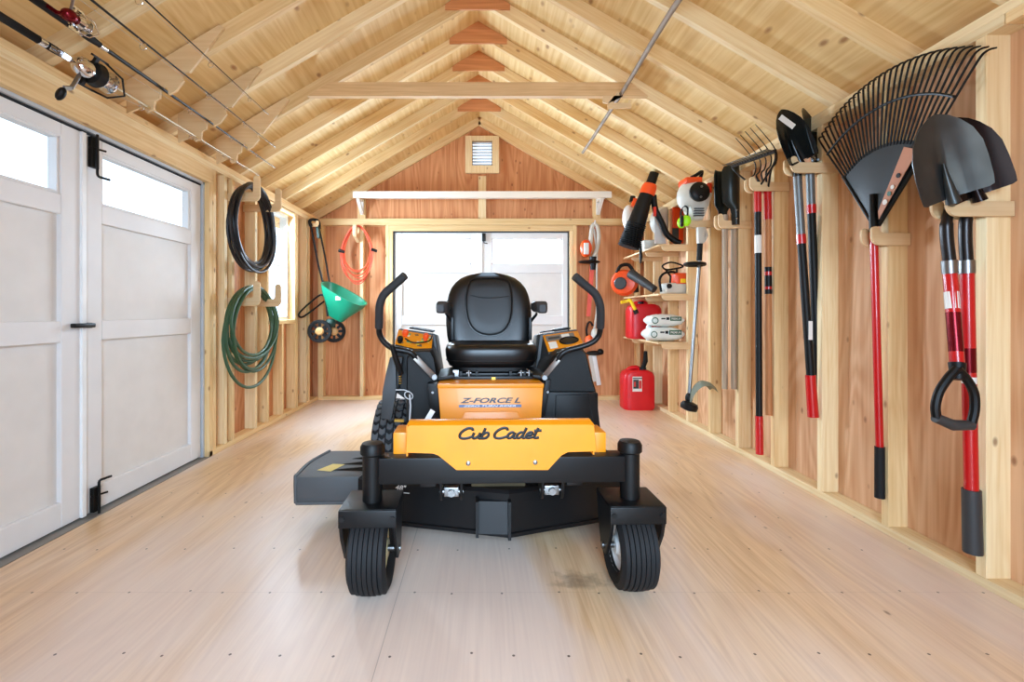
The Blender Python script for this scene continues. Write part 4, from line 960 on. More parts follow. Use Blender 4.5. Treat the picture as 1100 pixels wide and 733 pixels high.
# ---- backpack blower on the top shelf
z1 = 1.603
t = thing('backpack_blower', 'white and orange backpack leaf blower with a big ribbed black tube', 'leaf blower', (1.66, 4.55, z1))
YB_ = 4.50
tp = [at(675, 266, YB_-.12), at(684, 240, YB_-.14), at(692, 216, YB_-.16), at(697, 203, YB_-.17), at(703, 186, YB_-.18)]
L_ = smooth(tp, 8); rad = []
for i, q in enumerate(L_):
    f_ = i/(len(L_)-1)
    r_ = .085-.03*f_
    if f_ < .35: r_ = .085+.006*math.sin(i*PI)
    rad.append(r_)
pts2 = [L_[0].lerp(L_[8], k/28) for k in range(29)]
B().tube(pts2, [.096+(.010 if k % 2 else -.006)-.0005*k for k in range(29)], 20).build('ribbed_hose', BLKR, t, sharp=20)
B().tube([tp[0].lerp(tp[1], .8), tp[1], tp[2], tp[3]], [.085, .083, .066, .060], 20).build('blower_tube', BLKP, t)
ax_ = (tp[4]-tp[3]).normalized(); c_ = tp[3]-ax_*.06
B().lathe([(.056, 0), (.068, .004), (.070, .03), (.068, .07), (.06, .10), (.052, .105)], c_, ax_, 20).build('orange_collar', ORG, t)
B().cyl(tp[3], tp[4], .046, .042).build('nozzle', BLKP, t)
B().lathe([(.09, -.05), (.135, -.04), (.145, 0), (.135, .04), (.09, .05)], at(712, 238, 4.62), (-.5, 1, .1), 28).box(1.60, 1.80, 4.60, 4.72, z1+.002, z1+.12, .02).build('fan_housing', OFFW, t)
B().hexa([at(722, 262, 4.42), at(737, 262, 4.42), at(737, 260, 4.58), at(722, 260, 4.58), at(722, 222, 4.42), at(736, 223, 4.42), at(736, 222, 4.58), at(722, 222, 4.58)], .02).build('engine_shroud', ORG, t)
B().box(1.80, 1.86, 4.40, 4.413, 1.66, 1.80, .004).build('muffler_grille', DGREY, t)
B().sph(at(675, 234, 4.75), (.06, .06, .13)).build('fuel_tank', WHITE, t)
B().cyl(at(679, 217, 4.7), at(680, 211, 4.7), .03, .025).build('tank_cap', BLKP, t)
B().cyl(at(681, 222, 4.68), at(683, 214, 4.68), .03, .03).build('orange_cap', ORG, t)
B().tube(smooth([at(702, 210, 4.33), at(704, 225, 4.33), at(711, 240, 4.33), at(716, 251, 4.33), at(724, 258, 4.32), at(731, 261.5, 4.31)], 6), [.028]*31, 12).build('control_handle', BLKP, t)
B().box(*sorted((at(702.5, 222, 4.28).x, at(705.5, 222, 4.28).x)), 4.29, 4.305, at(0, 232, 4.28).z, at(0, 222, 4.28).z, .002).build('red_switch', mat('red_switch', (.85, .2, .15), .4), t)
b = B(); b.hexa([at(703, 262, 4.40), at(716, 262, 4.40), at(716, 262, 4.52), at(703, 262, 4.52), at(703, 228, 4.40), at(708, 228, 4.40), at(710, 228, 4.52), at(703, 228, 4.52)], .01); b.build('back_plate', WHITE, t)
B().tube([at(688, 262, 4.3), at(688.5, 276, 4.28), at(688, 283, 4.28)], [.012, .016, .008], 8).build('harness_strap', BLKP, t)

# ---- earmuffs
t = thing('earmuffs', 'neon green ear defenders hanging on the trimmer hook', 'ear defenders', tuple(at(738, 236, 3.62)))
c_ = at(737.5, 237, 3.64)
B().sph(c_, (.035, .028, .045)).build('ear_cup', NEON, t); B().torus(c_+Vector((-.028, .02, 0)), .032, .014, (1, -.4, 0), 20, 10).build('ear_cushion', BLKP, t)
B().sph(c_+Vector((.0, .09, 0)), (.035, .028, .045)).build('ear_cup', NEON, t)
B().tube(smooth([c_+Vector((0, -.01, .03)), c_+Vector((0, -.02, .09)), c_+Vector((0, .04, .12)), c_+Vector((0, .10, .09)), c_+Vector((0, .1, .03))], 5), .007, 8).build('headband', BLKP, t)

# ---- handheld blower (orange) on the middle shelf
z2 = 1.168
t = thing('handheld_blower', 'orange handheld leaf blower with a grey nozzle lying on the middle shelf', 'leaf blower', (1.6, 4.65, z2))
c_ = at(671, 304, 4.72); c_.z = z2+.135
B().lathe([(.06, -.07), (.11, -.06), (.132, -.02), (.132, .03), (.11, .07), (.05, .08)], c_, (-.5, -1, 0), 28).build('fan_housing', ORG, t)
B().lathe([(.062, .078), (.055, .088), (.02, .092)], c_+Vector((-.03, 0, -.01)), (-.5, -1, 0), 24).build('intake_grille', DGREY, t)
b = B()
B().tube(smooth([c_+Vector((-.08, 0, .10)), c_+Vector((-.04, 0, .17)), c_+Vector((.04, 0, .18)), c_+Vector((.09, 0, .11))], 5), .018, 10).build('handle', BLKP, t)
B().hexa([c_+Vector(v_) for v_ in ((.05, -.06, -.10), (.13, -.06, -.10), (.13, .08, -.10), (.05, .08, -.10), (.05, -.06, .02), (.12, -.06, .02), (.12, .08, .02), (.05, .08, .02))], .015).build('engine', BLKP, t)
n0 = c_+Vector((.03, -.10, .085)); n1 = at(703, 311, 4.40); n1.z = z2+.05
B().tube([n0, n0.lerp(n1, .5), n1], [.05, .042, .036], 16).build('nozzle_tube', DGREY, t)

# ---- chainsaw
t = thing('chainsaw', 'orange and white chainsaw on the middle shelf, near its front edge', 'chainsaw', (1.72, 4.25, z2))
x0, x1 = at(709, 0, 4.25).x, at(738, 0, 4.25).x
B().box(x0+.02, x1-.01, 4.17, 4.32, z2+.004, z2+.10, .018, 3).build('crankcase', OFFW, t)
B().box(x0+.11, x1-.005, 4.165, 4.315, z2+.085, z2+.19, .022, 3).build('top_cover', ORG, t)
B().box(x0+.15, x1-.05, 4.158, 4.168, z2+.10, z2+.135, .003).build('yellow_label', YSP, t)
B().tube(smooth([(x0+.0, 4.22, z2+.02), (x0-.015, 4.22, z2+.13), (x0+.03, 4.22, z2+.19), (x0+.12, 4.23, z2+.20), (x0+.15, 4.24, z2+.17)], 6), .011, 10).build('front_handle', BLKP, t)
B().tube(smooth([(x0+.03, 4.19, z2+.22), (x0+.0, 4.19, z2+.255), (x0+.08, 4.19, z2+.285), (x0+.19, 4.2, z2+.25), (x0+.10, 4.19, z2+.225)], 6, True), .008, 8, closed=True).build('hand_guard', BLKP, t)
B().tube([(x0+.03, 4.19, z2+.22), (x0+.08, 4.21, z2+.16), (x0+.08, 4.22, z2+.10)], .01, 8).tube([(x0+.13, 4.2, z2+.235), (x0+.14, 4.21, z2+.16)], .009, 8).build('guard_stem', BLKP, t)
B().cyl((x0+.05, 4.17, z2+.07), (x0+.05, 4.155, z2+.07), .022).cyl((x0+.05, 4.155, z2+.07), (x0+.05, 4.15, z2+.07), .012).build('oil_cap', BLKP, t)
B().bar((1.74, 4.32, z2+.06), (1.77, 4.53, z2+.06), .006, .075).build('guide_bar', STEEL, t)

# ---- gas cans
def gas_can(c, wx, wy, h, label, spout, m_sp, lab=True, tall=True):
    x, y, z = c
    t = thing('gas_can', label, 'fuel can', c)
    b = B(); rs = []
    for (f_, zz) in ((.90, 0), (.97, .012), (1, .03), (1, h*.74), (.985, h*.83), (.86, h*.92), (.6, h*.965), (.55, h*.97)):
        rs.append([Vector((x+(q.x)*f_, y+(q.y)*(1 if f_ > .9 else .8+.2*f_), z+zz)) for q in ring_se(0, 0, 0, wx/2, wy/2, 32, 4.5)])
    b.loft(rs); b.build('can_body', REDC, t, sharp=45)
    B().tube(smooth([(x-wx*.36, y, z+h*.84), (x-wx*.25, y, z+h*.98), (x-wx*.02, y, z+h*1.02), (x+wx*.10, y, z+h*.96)], 6), [.022]*19, 12).build('carry_handle', REDC, t)
    return t
fc = (1.615, 4.86, 0)
t = gas_can(fc, .33, .22, .42, 'large red fuel can with a black spout standing on the floor', None, None)
B().cyl((1.67, 4.84, .385), (1.67, 4.84, .43), .036).build('cap', BLKP, t)
B().tube([(1.67, 4.84, .42), (1.69, 4.82, .50), (1.685, 4.80, .60)], [.022, .026, .018], 12).build('spout', BLKP, t)
p0 = at(680, 421, 4.735); p1 = at(690, 405, 4.735)
lb = B().box(p0.x, p1.x, 4.744, 4.750, p0.z, p1.z).build('label', LABEL, t)
B().box(p0.x+.005, p0.x+.06, 4.741, 4.7435, p0.z+.03, p1.z-.03).box(p0.x, p1.x, 4.741, 4.7435, p1.z-.022, p1.z-.012).build('label_block', DGREY, lb)
B().box(p0.x+.063, p1.x-.006, 4.741, 4.7435, p0.z+.03, p1.z-.04).box(p0.x+.01, p0.x+.03, 4.739, 4.741, p0.z+.05, p0.z+.10).build('label_mark', mat('label_red', (.8, .2, .18), .5), lb)
z3 = .737
t = gas_can((1.64, 4.74, z3), .33, .22, .36, 'red fuel can with a yellow spout on the bottom shelf', None, None)
B().cyl((1.60, 4.70, z3+.345), (1.60, 4.70, z3+.375), .03).build('cap', BLKP, t)
B().tube(smooth([at(667, 325, 4.64), at(673, 324, 4.64), at(677, 323, 4.62), at(681, 330, 4.60), at(683, 334, 4.6)], 5), [.016]*21, 10).build('spout', YSP, t)
B().cyl(at(682, 333, 4.6), at(684, 337, 4.6), .024).build('spout_cap', BLKP, t)
# ---- bags
def bag(c, L_, Wd, H_, label, seed):
    t = thing('product_bag', label, 'bag', c, group='white bags with green print on the bottom shelf')
    random.seed(seed); rs = []; n = 14
    for i in range(n+1):
        f_ = i/n; e = (math.sin(PI*min(1, max(0, f_)))**.22) if 0 < f_ < 1 else .35
        rs.append([Vector((c[0]-L_/2+L_*f_, c[1]+Wd/2*(.8+.2*e)*math.copysign(abs(math.cos(a))**.7, math.cos(a)), c[2]+H_/2+H_/2*e*math.copysign(abs(math.sin(a))**.8, math.sin(a))*(1+.05*random.uniform(-1, 1)))) for a in [2*PI*q/20 for q in range(20)]])
    B().loft(rs).build('bag_body', BAGW, t, sharp=60)
    yy = c[1]-Wd/2-.003
    B().box(c[0]+.02, c[0]+L_/2-.035, yy-.002, yy+.004, c[2]+H_*.48, c[2]+H_*.80).build('green_panel', BAGG, t)
    text('PREMIUM', 'lettering', WHITE, t, (c[0]+.03, yy-.003, c[2]+H_*.56), (1, 0, 0), (0, 0, 1), L_/2-.075, H_*.16, 0, .01, .0012)
    B().torus((c[0]-.115, yy+.004, c[2]+H_*.5), .026, .004, (0, 1, 0), 20, 6).build('round_emblem', BAGG, t)
    B().box(c[0]-.06, c[0]-.025, yy-.002, yy+.004, c[2]+H_*.60, c[2]+H_*.70).box(c[0]-.015, c[0]+.01, yy-.002, yy+.004, c[2]+H_*.55, c[2]+H_*.75).build('print_mark', BLKP, t)
    return t
bag((1.66, 4.29, z3+.002), .33, .22, .13, 'white bag with green print, lower of the two on the bottom shelf', 1)
bag((1.675, 4.30, z3+.134), .31, .21, .115, 'white bag with green print, upper of the two on the bottom shelf', 4)
t = thing('bottle', 'small white bottle with a teal cap beside the white bags', 'bottle', tuple(Vector((at(687.5, 0, 4.50).x, 4.50, z3))))
x_ = at(687.5, 0, 4.50).x; x_ = max(x_, SX0+.03)
B().lathe([(.026, 0), (.03, .006), (.03, .12), (.018, .15), (.016, .165)], (x_, 4.42, z3)).build('bottle_body', WHITE, t); B().lathe([(.02, .16), (.02, .195), (.017, .2)], (x_, 4.42, z3)).build('cap', TEAL, t)

# ================================================================ STRING TRIMMER
Yt = 3.731
t = thing('string_trimmer', 'white and orange string trimmer hanging head down on the right wall', 'string trimmer', (1.7, Yt, .3))
sh0 = at(752, 246, Yt); sh1 = at(740, 428, Yt-.06)
B().tube([at(752, 276, Yt-.01), sh1], .0135, 12).build('shaft', STEEL, t)
ec = at(746, 211, Yt-.02)
B().sph(ec+Vector((-.02, .0, 0)), (.115, .11, .135)).hexa([ec+Vector(v_) for v_ in ((-.03, -.06, -.20), (.05, -.06, -.20), (.05, .06, -.20), (-.03, .06, -.20), (-.10, -.09, -.02), (.12, -.09, .02), (.12, .09, .02), (-.10, .09, -.02))], .03).build('engine_housing', OFFW, t)
B().lathe([(.075, 0), (.078, .02), (.06, .035), (.03, .04)], ec+Vector((-.012, -.10, .005)), (0, -1, .1), 24).build('starter_cover', BLKP, t)
b = B()
for k in range(4): b.obox(ec+Vector((.0, -.072, -.115-.018*k)), (.075, .03, .007))
b.build('cooling_rib', DGREY, t)
for (dx, dz) in ((-.01, .04), (-.015, -.04)): B().cyl(ec+Vector((dx, -.139, dz)), ec+Vector((dx, -.146, dz-.0)), .009, None, 10).build('screw', STEEL, t)
B().box(ec.x-.10, ec.x+.03, Yt-.10, Yt+.06, ec.z+.085, ec.z+.135, .015).build('orange_cap', ORG, t)
B().tube(smooth([ec+Vector((-.04, -.03, .14)), ec+Vector((0, -.03, .16)), ec+Vector((.05, -.02, .19)), ec+Vector((.05, .02, .14))], 4), .014, 8).build('choke_lever', BLKP, t)
B().box(ec.x+.09, ec.x+.122, Yt-.06, Yt+.04, ec.z+.01, ec.z+.10, .01).build('spark_cover', mat('red_orange_plastic', (.85, .22, .10), .4), t)
hc = at(753, 250, Yt-.01)
B().hexa([hc+Vector(v_) for v_ in ((-.03, -.02, -.09), (.02, -.02, -.09), (.02, .02, -.09), (-.03, .02, -.09), (-.035, -.022, .09), (.03, -.022, .09), (.03, .022, .09), (-.035, .022, .09))], .012).tube([hc+Vector((.02, 0, -.07)), hc+Vector((.045, 0, -.02)), hc+Vector((.02, 0, .05))], .014, 10).build('throttle_grip', OFFW, t)
B().cyl(at(752, 262, Yt-.01), at(751, 280, Yt-.01), .021).build('shaft_grip', BLKR, t)
hcx = at(744.5, 284.5, Yt-.02); B().torus(hcx+Vector((0, -.03, 0)), .085, .015, (0, 0, 1), 28, 8, .8).build('loop_handle', BLKP, t)
B().sph(sh1+Vector((0, 0, .0)), (.028, .028, .045)).build('gear_head', BLKP, t)
B().lathe([(.03, 0), (.062, .01), (.066, .04), (.055, .06), (.025, .07)], at(739, 441, Yt-.08), (.25, -.1, 1), 24).build('line_spool', BLKP, t)
gp = [at(740, 431, Yt-.07), at(745, 420, Yt-.10), at(752, 413, Yt-.13), at(760, 413, Yt-.14), at(767, 419, Yt-.13)]
rs = []
for i, q in enumerate(smooth(gp, 4)):
    f_ = i/16; wv = .03+.035*f_; rs.append([q+Vector((-.01*0, -wv, -.012)), q+Vector((.0, -wv*.5, .02)), q+Vector((0, wv*.5, .02)), q+Vector((0, wv, -.012)), q+Vector((0, wv*.4, .006)), q+Vector((0, -wv*.4, .006))])
B().loft(rs).build('debris_guard', OLIVE, t)

# ================================================================ POST HOLE DIGGER
Yd = 3.325
t = thing('post_hole_digger', 'black clamshell post hole digger with two weathered wooden handles', 'post hole digger', (1.75, Yd, .45))
for (px, pxb, sg) in ((779, 778.5, -1), (790, 790.5, 1)):
    a_ = at(px, 240, Yd); c2 = at(pxb, 418, Yd-.0); a_.x = min(a_.x, 1.798); c2.x = min(c2.x, 1.798)
    B().tube([a_+Vector((0, 0, .06)), c2], .0195, 12).build('wooden_handle', GREYWOOD, t)
    rs = []; cxp = 789.5 if sg > 0 else 779.5; yy0 = Yd-.045 if sg > 0 else Yd+.04; sgy = -1 if sg > 0 else 1
    for (py, hw, cv) in ((243, .027, .024), (233, .028, .024), (226, .034, .028), (219, .060, .036), (200, .064, .042), (186, .064, .042), (181, .056, .038)):
        q = at(cxp, py, Yd); ring_ = []; ox = min(1.815-hw, q.x)
        for k in range(9):
            s_ = -1+2*k/8; ring_.append(Vector((ox+s_*hw, yy0+sgy*cv*(1-s_*s_), q.z)))
        for k in range(9):
            s_ = 1-2*k/8; ring_.append(Vector((ox+s_*hw*.96, yy0+sgy*((cv-.005)*(1-s_*s_)-.005), q.z)))
        rs.append(ring_)
    bl = B().loft(rs).build('scoop_blade', mat('black_steel', (.12, .14, .13), .35, .4, vary=.2), t)
    for py in (228, 237): p_ = at(cxp, py, Yd); p_.x = min(p_.x, 1.78); p_.y = yy0+sgy*.026; B().sph(p_, .007, 10, 6).build('rivet', STEEL, bl)

# ================================================================ LONG TOOLS
def shaft(t, p0, p1, r0, r1, m, nm='handle', n=12):
    return B().tube([p0, Vector(p0).lerp(Vector(p1), .5), p1], [r0, (r0+r1)/2, r1], n).build(nm, m, t)
# bow rake
Yk = 2.919
t = thing('bow_rake', 'garden bow rake with short steel tines and a black and red handle', 'rake', (1.725, Yk, .12))
pp = lambda px, py: at(px, py, Yk)
shaft(t, pp(814, 205), pp(814.2, 228), .021, .021, REDP, 'red_collar'); shaft(t, pp(814.2, 228), pp(815.5, 449), .0195, .0195, BLKP); shaft(t, pp(815.5, 447), pp(816, 488), .023, .023, REDP, 'red_grip')
B().cyl(pp(814.3, 253), pp(814.4, 272), .0202, .0202, 14).build('label', LABEL, t)
X_ = 1.715; A0 = Vector((X_, 2.72, 1.945)); A1 = Vector((X_-.0, 3.20, 2.005))
B().bar(A0, A1, .012, .022).build('head_bar', BLKM, t)
b = B()
for k in range(16):
    q = A0.lerp(A1, (k+.5)/16); b.tube([q, q+Vector((-.045, 0, .012)), q+Vector((-.07, 0, .004))], [.0045, .004, .002], 6)
b.build('tine', STEEL, t)
so = pp(814, 200)
B().tube(smooth([A0, A0+Vector((.02, .05, -.06)), so+Vector((0, .0, -.02))], 6), .006, 8).tube(smooth([A1, A1+Vector((.02, -.05, -.07)), so+Vector((0, 0, -.02))], 6), .006, 8).build('bow', BLKM, t)
B().cyl(so+Vector((0, 0, .03)), so+Vector((0, 0, -.07)), .014, .02).build('socket', BLKM, t)
# fork with wooden handle
t = thing('cultivator_fork', 'curved five-tine fork with a red-collared wooden handle', 'garden fork', (1.785, Yk, .35))
shaft(t, pp(824.5, 206), pp(825, 236), .022, .022, REDP, 'red_collar'); shaft(t, pp(825, 236), pp(826, 446), .0195, .020, ASH)
B().cyl(pp(825.2, 287), pp(825.4, 316), .0202, .0202, 14).build('label', BLKP, t); B().cyl(pp(825.2, 292), pp(825.3, 296), .0204).cyl(pp(825.3, 308), pp(825.4, 311), .0204).build('red_print', REDP, t)
base = pp(824.5, 204)
for k in range(5):
    yy = Yk+(k-2)*-.055+.02
    tip = Vector((1.66, yy, 2.145))
    B().tube(smooth([base+Vector((0, 0, -.02)), Vector((1.75, Yk+(k-2)*-.05, 1.865)), Vector((1.785, yy, 1.91)), Vector((1.79, yy, 1.97)), Vector((1.75, yy, 2.04)), tip], 6), [.0065-.0045*(i/30) for i in range(31)], 8).build('tine', BLKM, t)
B().cyl(base+Vector((0, 0, .02)), base+Vector((0, 0, -.06)), .013, .021).build('socket', BLKM, t)

def blade(t, sock, up_dir, face, Lb_, Wb_, m, curve=.035, nm='blade', step=True):
    """round-point shovel blade: up_dir points from socket to tip, face is its front normal"""
    u_ = Vector(up_dir).normalized(); f_ = Vector(face); f_ = (f_-u_*f_.dot(u_)).normalized(); s_ = u_.cross(f_)
    rows = []; prof = [(0, .86), (.02, .97), (.12, 1.0), (.35, 1.0), (.55, .96), (.72, .82), (.85, .60), (.94, .36), (.985, .15), (1.0, .03)]
    n = 14; fr = []; bk = []
    for v_, w_ in prof:
        a = []; b_ = []
        for k in range(n+1):
            q = -1+2*k/n; dx = q*Wb_/2*w_
            dz = curve*(q*w_)**2 + .03*v_*v_ + .012*math.exp(-(q*5)**2)*(1-v_)*-1.5
            p_ = Vector(sock)+u_*(v_*Lb_)+s_*dx+f_*dz
            a.append(p_); b_.append(p_-f_*.0028)
        rows.append(a+b_[::-1])
    o = B().loft(rows).build(nm, m, t, sharp=60)
    if step:
        B().tube([Vector(sock)+s_*Wb_*.43+f_*(curve*.9+.004), Vector(sock)+s_*Wb_*.15+f_*.012], .006, 6).tube([Vector(sock)-s_*Wb_*.43+f_*(curve*.9+.004), Vector(sock)-s_*Wb_*.15+f_*.012], .006, 6).build('foot_step', m, t)
    B().tube([Vector(sock)+u_*Lb_*.42+f_*.004, Vector(sock)+u_*Lb_*.12-f_*.004, Vector(sock)-u_*.02-f_*.006], [.003, .014, .021], 12).build('socket', m, t)
    return o
# two black shovels (third stud)
Y3 = 2.512
t = thing('round_point_shovel', 'black-bladed shovel with white sticker, nearer the camera of the black pair', 'shovel', (1.72, Y3, .44), group='black fibreglass shovels')
c_ = lambda px, py, Y=Y3: at(px, py, Y)
blk = mat('black_enamel', (.07, .085, .085), .22, .2)
s0 = c_(860, 173, 2.50); tipv = c_(834, 119, 2.50)-s0
blade(t, s0, (tipv.x, .0, tipv.z), (.12, -1, .1), .29, .20, blk, .03)
shaft(t, c_(856, 176), c_(857.5, 200), .021, .019, BLKM, 'neck'); shaft(t, c_(856.5, 190), c_(860.5, 253), .0205, .0205, HAMM, 'grey_sleeve'); shaft(t, c_(860.5, 252), c_(861, 262), .023, .023, REDP, 'red_ring')
shaft(t, c_(861, 262), c_(871, 405), .0205, .0205, BLKP); shaft(t, c_(870.5, 403), c_(873.5, 448), .025, .027, REDP, 'red_grip')
st0 = c_(846, 133, 2.44); B().hexa([c_(836, 128, 2.45), c_(851, 139, 2.45), c_(851, 139, 2.452), c_(836, 128, 2.452), c_(840, 123, 2.45), c_(855, 134, 2.45), c_(855, 134, 2.452), c_(840, 123, 2.452)]).build('white_sticker', LABEL, t)
B().box(c_(868, 0).x-.012, c_(868, 0).x+.008, Y3-.024, Y3-.021, c_(0, 365).z, c_(0, 345).z).build('label', LABEL, t)
t = thing('round_point_shovel', 'black-bladed shovel seen edge-on, behind the one with the white sticker', 'shovel', (1.80, 2.55, .5), group='black fibreglass shovels')
s0 = c_(875, 174, 2.50); tipv = c_(853, 116, 2.50)-s0
s0 = c_(877, 173, 2.56); tipv = c_(855, 116, 2.56)-s0
blade(t, s0, (tipv.x, .0, tipv.z), (.62, -.8, .1), .295, .20, blk, .03)
e0 = c_(870, 182, 2.515); e1 = Vector((1.862, 2.575, .50))
def le(f_): return e0.lerp(e1, f_)
B().tube([s0, e0], [.014, .02], 10).build('neck', BLKM, t)
shaft(t, e0, le(.15), .0205, .0205, HAMM, 'grey_sleeve'); shaft(t, le(.148), le(.185), .023, .023, REDP, 'red_ring'); shaft(t, le(.185), le(1), .0205, .0205, BLKP)
# leaf rake
Xr = 1.782; Yh = 2.105; Zh = 1.375
t = thing('leaf_rake', 'huge black plastic fan leaf rake with a red handle, tines up', 'rake', (Xr, Yh, .2))
hwA = math.radians(36.5)
def fan(a, r, dx=0): return Vector((Xr+dx, Yh-.095*math.cos(0)*0+math.sin(a)*r-.075*r, Zh+math.cos(a)*r))
rs = []; NN = 20
front = [[fan(-hwA+2*hwA*k/NN, r_, -.010*math.cos((k/NN-.5)*PI)) for k in range(NN+1)] for r_ in (.02, .12, .24, .35, .37)]
b = B(); rings = [[*r_, *[v_+Vector((.006, 0, 0)) for v_ in r_[::-1]]] for r_ in front]; b.loft(rings); b.build('fan_plate', mat('rake_black', (.07, .075, .075), .45, spec=.3), t)
NT = 30
for k in range(NT):
    a = -hwA+2*hwA*k/(NT-1); dx0 = -.010*math.cos((k/(NT-1)-.5)*PI)
    rt2 = .695; pts = [fan(a, .355, dx0), fan(a, .5, dx0-.006), fan(a, rt2-.045, dx0-.008), fan(a, rt2-.01, dx0+.002), fan(a, rt2, dx0+.03)]
    B().tube(smooth(pts, 4), [.0045]*13+[.0042, .0038, .0034, .003], 6).build('tine', MC['rake_black'], t)
for r_ in (.54,):
    b = B(); b.tube([fan(-hwA+2*hwA*k/24, r_, -.014) for k in range(25)], .006, 6); b.build('cross_band', MC['rake_black'], t)
b = B(); 
for sgn in (-1, 1): b.tube([fan(sgn*hwA, .02), fan(sgn*hwA, .2), fan(sgn*hwA, .37)], .008, 8)
b.cyl((Xr-.012, Yh, Zh-.01), (Xr-.02, Yh, Zh+.16), .016, .013); b.build('edge_rib', MC['rake_black'], t)
lq = [fan(-hwA*.93, .05, -.014), fan(-hwA*.93, .345, -.014), fan(-hwA*.62, .345, -.017), fan(-hwA*.5, .08, -.017)]
b = B(); b.hexa(lq+[v_+Vector((-.002, 0, 0)) for v_ in lq]); lab = b.build('card_label', TANLAB, t)
for (f_, m_, r_) in ((.22, LABEL, .012), (.35, BAGG, .010), (.45, LABEL, .009), (.62, BLKP, .010)):
    q = lq[0].lerp(lq[1], f_).lerp(lq[3].lerp(lq[2], f_), .4); B().cyl(q+Vector((-.003, 0, 0)), q+Vector((-.005, 0, 0)), r_, None, 12).build('label_mark', m_, lab)
shaft(t, (Xr-.012, Yh, Zh), at(945, 482, Yh), .0155, .0155, REDP); shaft(t, at(945, 480, Yh), at(945, 535, Yh), .019, .0195, BLKR, 'foam_grip')
# two red-handled shovels
Y1_ = 1.699
t = thing('shovel', 'steel-bladed shovel with a short red shaft and black D grip', 'shovel', (1.70, Y1_, .6), group='red-handled shovels by the nearest stud')
r1 = lambda px, py, Y=Y1_: at(px, py, Y)
s0 = r1(1024, 212, 1.58); tp_ = r1(991, 130, 1.58)
v_ = tp_-s0
blade(t, s0, (v_.x, -.02, v_.z), (-.35, -1, .10), .285, .205, mat('worn_steel', (.28, .29, .29), .3, .8, vary=.3), .03, step=False)
B().tube(smooth([s0+Vector((0, 0, .01)), r1(1021, 222), r1(1017, 238), r1(1017, 255), r1(1020, 282)], 5), [.016]*11+[.019]*10, 12).build('neck', GUN, t)
shaft(t, r1(1019.5, 280), r1(1020.5, 294), .023, .023, STEEL, 'steel_ferrule'); shaft(t, r1(1020.5, 294), r1(1028.5, 396, Y1_-.05), .0205, .0205, REDP)
B().cyl(r1(1021.9, 314, Y1_-.009), r1(1023.3, 332, Y1_-.018), .0213, None, 14).build('label', LABEL, t); B().cyl(r1(1023.8, 336, Y1_-.021), r1(1027.1, 378, Y1_-.041), .0212, None, 14).build('maroon_print', MAROON, t)
cg = r1(1029, 432); cy_ = Y1_
ou = [(1026, 392), (1032, 392), (1040, 404), (1048, 418), (1050, 438), (1046, 458), (1030, 462), (1010, 455), (1004, 440), (1006, 424), (1016, 408)]
B().tube(smooth([r1(x, y, Y1_-.068) for x, y in ((1028, 396), (1038, 407), (1046, 422), (1047, 440), (1043, 457))], 5), .014, 10).tube(smooth([r1(x, y, Y1_-.068) for x, y in ((1028, 396), (1018, 407), (1009, 421), (1005, 436), (1006, 448))], 5), .014, 10).cyl(r1(1028, 390, Y1_-.05), r1(1029, 408, Y1_-.062), .024, .02).build('d_grip', BLKP, t)
B().tube([r1(1005, 449, Y1_-.068), r1(1024, 457, Y1_-.068), r1(1044, 457, Y1_-.068)], [.017, .019, .017], 12).build('grip_bar', DGREY, t)
t = thing('shovel', 'dark-bladed shovel with a long red handle and grey foam end', 'shovel', (1.775, Y1_, .1), group='red-handled shovels by the nearest stud')
s0 = r1(1052, 210, 1.64); tp_ = r1(1018, 128, 1.64); v_ = tp_-s0
blade(t, s0, (v_.x, 0, v_.z), (-.3, -1, .05), .285, .195, mat('dark_steel', (.13, .10, .10), .22, .7, vary=.3), .03, step=False)
B().tube(smooth([s0, r1(1044, 216), r1(1038, 232), r1(1037, 255), r1(1038.5, 282)], 5), [.016]*11+[.019]*10, 12).build('neck', GUN, t)
shaft(t, r1(1038.5, 280), r1(1038.7, 294), .023, .023, STEEL, 'steel_ferrule'); shaft(t, r1(1038.7, 294), r1(1043.5, 528), .0205, .0205, REDP); shaft(t, r1(1043.5, 526), r1(1045, 594), .027, .028, DGREY, 'foam_grip')
B().cyl(r1(1040, 374), r1(1040.5, 400), .0213, None, 14).build('maroon_print', MAROON, t); B().cyl(r1(1040.9, 405), r1(1041, 412), .0213, None, 14).build('label', LABEL, t)

# ================================================================ HANGING SAWS, BACK WALL
Ys = 5.24
s_ = lambda px, py, Y=Ys: at(px, py, Y)
t = thing('hedge_trimmer', 'orange and white hedge trimmer hanging blade down on the back wall', 'hedge trimmer', tuple(s_(635, 340)))
B().tube(smooth([s_(633.5, 272), s_(635, 252), s_(637, 242), s_(641, 243), s_(643, 254), s_(641, 268), s_(638, 276)], 5), .024, 10).build('loop_handle', OFFW, t)
B().sph(s_(629.5, 267), (.068, .06, .10)).build('engine_shroud', ORG, t); B().box(s_(626, 0).x, s_(631, 0).x, Ys-.075, Ys-.05, s_(0, 274).z, s_(0, 262).z, .004).build('white_panel', WHITE, t)
B().tube([s_(634, 262), s_(635, 248), s_(636, 243)], .014, 8).build('rear_grip', BLKP, t)
B().sph(s_(633, 281.5), (.125, .06, .022)).cyl(s_(637, 276), s_(637, 290), .04, .03).build('hand_guard', BLKP, t)
B().bar(s_(636, 285), s_(632, 340), .008, .045, up=(1, 0, 0)).bar(s_(637.5, 285), s_(633.5, 338), .012, .02, up=(1, 0, 0)).build('blade_cover', mat('red_orange_strap', (.86, .35, .28), .5), t)
t = thing('pruning_saw', 'small chainsaw hanging bar down on the back wall below the hedge trimmer', 'chainsaw', tuple(s_(634, 380)))
